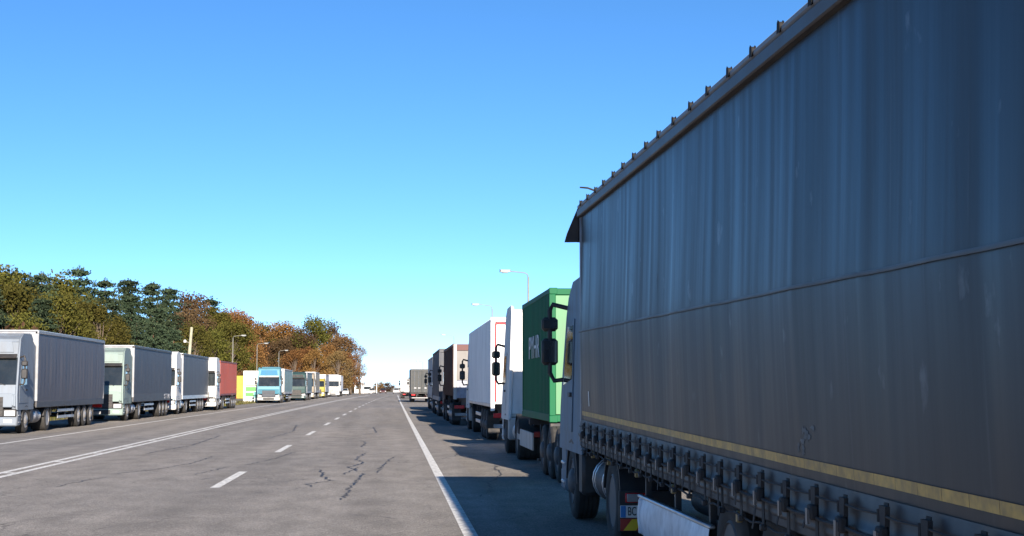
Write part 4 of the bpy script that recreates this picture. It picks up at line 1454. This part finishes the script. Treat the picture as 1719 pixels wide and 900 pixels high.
for (what, kd, row, pl), items in buckets.items():
    items.sort(key=lambda q: q[2])
    for j, (_, _, px, yy, Hh, _) in enumerate(items):
        pre = '' if len(items) == 1 else ('left ' if j == 0 else 'right ' if j == len(items) - 1 else ('middle ' if len(items) == 3 else ('second ', 'third ', 'fourth ', 'fifth ')[j - 1]))
        lab = pre + (KINDS if what == 'tree' else SHRUBS)[kd] + ' ' + ROWS[row] + ' ' + pl
        xx = (px - 658) / 2500 * yy + .003 * yy
        if what == 'shrub':
            tree('bush', kd, xx, yy, Hh, lab, GP, 1.15)
        elif kd == 'pine':
            tree('pine', 'pine', xx, yy, Hh, lab, GP)
        else:
            tree('broad', kd, xx, yy, Hh * .97, lab, GP)
# the rust-coloured group that stands nearer to the road far off
for (x, y, H, kd, lm, lab) in (
        (-25.0, 352, 13.4, 'broad', 'brown', 'brown tree left of the tall rust-coloured group at the end of the forest'),
        (-21.2, 350, 16.0, 'tall', 'brown', 'brown tree just left of the tallest tree at the end of the forest'),
        (-18.2, 352, 18.8, 'tall', 'olive', 'tallest tree of the group at the end of the forest, olive-brown crown'),
        (-15.6, 356, 17.8, 'tall', 'brown', 'brown tree just right of the tallest tree at the end of the forest'),
        (-19.0, 336, 11.0, 'broad', 'rust', 'lower orange-brown tree in front of the tallest tree at the forest end'),
        (-14.4, 338, 11.5, 'broad', 'rust', 'lower orange-brown tree right behind the white truck'),
        (-17.0, 330, 10.2, 'broad', 'rust', 'orange-brown tree between the yellow-cab truck and the tallest tree'),
        (-12.0, 334, 10.0, 'broad', 'tan', 'low tan tree just left of the thin pinkish trees'),
        (-21.5, 333, 10.2, 'broad', 'rust', 'orange-brown tree directly behind the light blue truck'),
        (-10.3, 338, 9.6, 'broad', 'rust', 'small rust tree under the thin pinkish trees'),
        (-12.2, 350, 14.0, 'broad', 'tan', 'tan tree right of the rust group at the forest end'),
        (-9.6, 352, 13.0, 'bare', 'pink', 'thin pinkish-grey tree with sparse leaves, second from right at the forest end'),
        (-7.6, 356, 12.0, 'bare', 'pink', 'rightmost thin tree with sparse leaves at the forest end'),
        (-10.9, 344, 7.0, 'broad', 'brown', 'dark brown low tree beneath the thin pinkish trees'),
        (-23.0, 338, 9.0, 'broad', 'brown', 'dark brown low tree behind the light blue truck'),
        (9.75, 112, 7.2, 'bare', 'tan', 'small brown tree peeking out behind the green container'),
        (-4.0, 470, 3.7, 'bush', 'tan', 'round tan shrub at the far end of the road'),
        (-12.5, 460, 5.0, 'bush', 'brown', 'far brown shrub left of the white portal frame')):
    tree(kd, lm, x, y, H, lab)
# distant tree line closing the view behind the bend
for k in range(14):
    x = -70 + k * 14 + rs.uniform(-2, 2)
    tree('bush', rs.choice(['tan', 'brown', 'olive']), x, 620 + rs.uniform(-20, 40), rs.uniform(3.2, 5.2), 'tiny shrub of the distant hedge closing the view', 'distant hedge', 2.0)

# ------------------------------------------------------------------ verge grass
rg = random.Random(5)
vs, fs = [], []
M_GRASS = leaf_material('dry_grass', [(.09, .08, .03), (.14, .12, .05), (.07, .08, .025), (.18, .15, .07)])
for k in range(9000):
    y = 60 + 260 * rg.random()
    x = (-18.0 if y < 125 else -15.6) + D(y) - abs(rg.gauss(0, 3.0))
    h_, a = rg.uniform(.12, .4), rg.uniform(0, 3.14)
    o = len(vs)
    dx, dy = .05 * math.cos(a), .05 * math.sin(a)
    vs += [(x - dx, y - dy, -.03), (x + dx, y + dy, -.03), (x + rg.gauss(0, .08), y + rg.gauss(0, .08), h_)]
    fs.append((o, o + 1, o + 2))
gr_ = MB().add(vs, fs).build('grass', M_GRASS, smooth=0, fix=False)
tag(gr_, 'dry grass along the left verge below the forest', 'grass', kind='stuff')
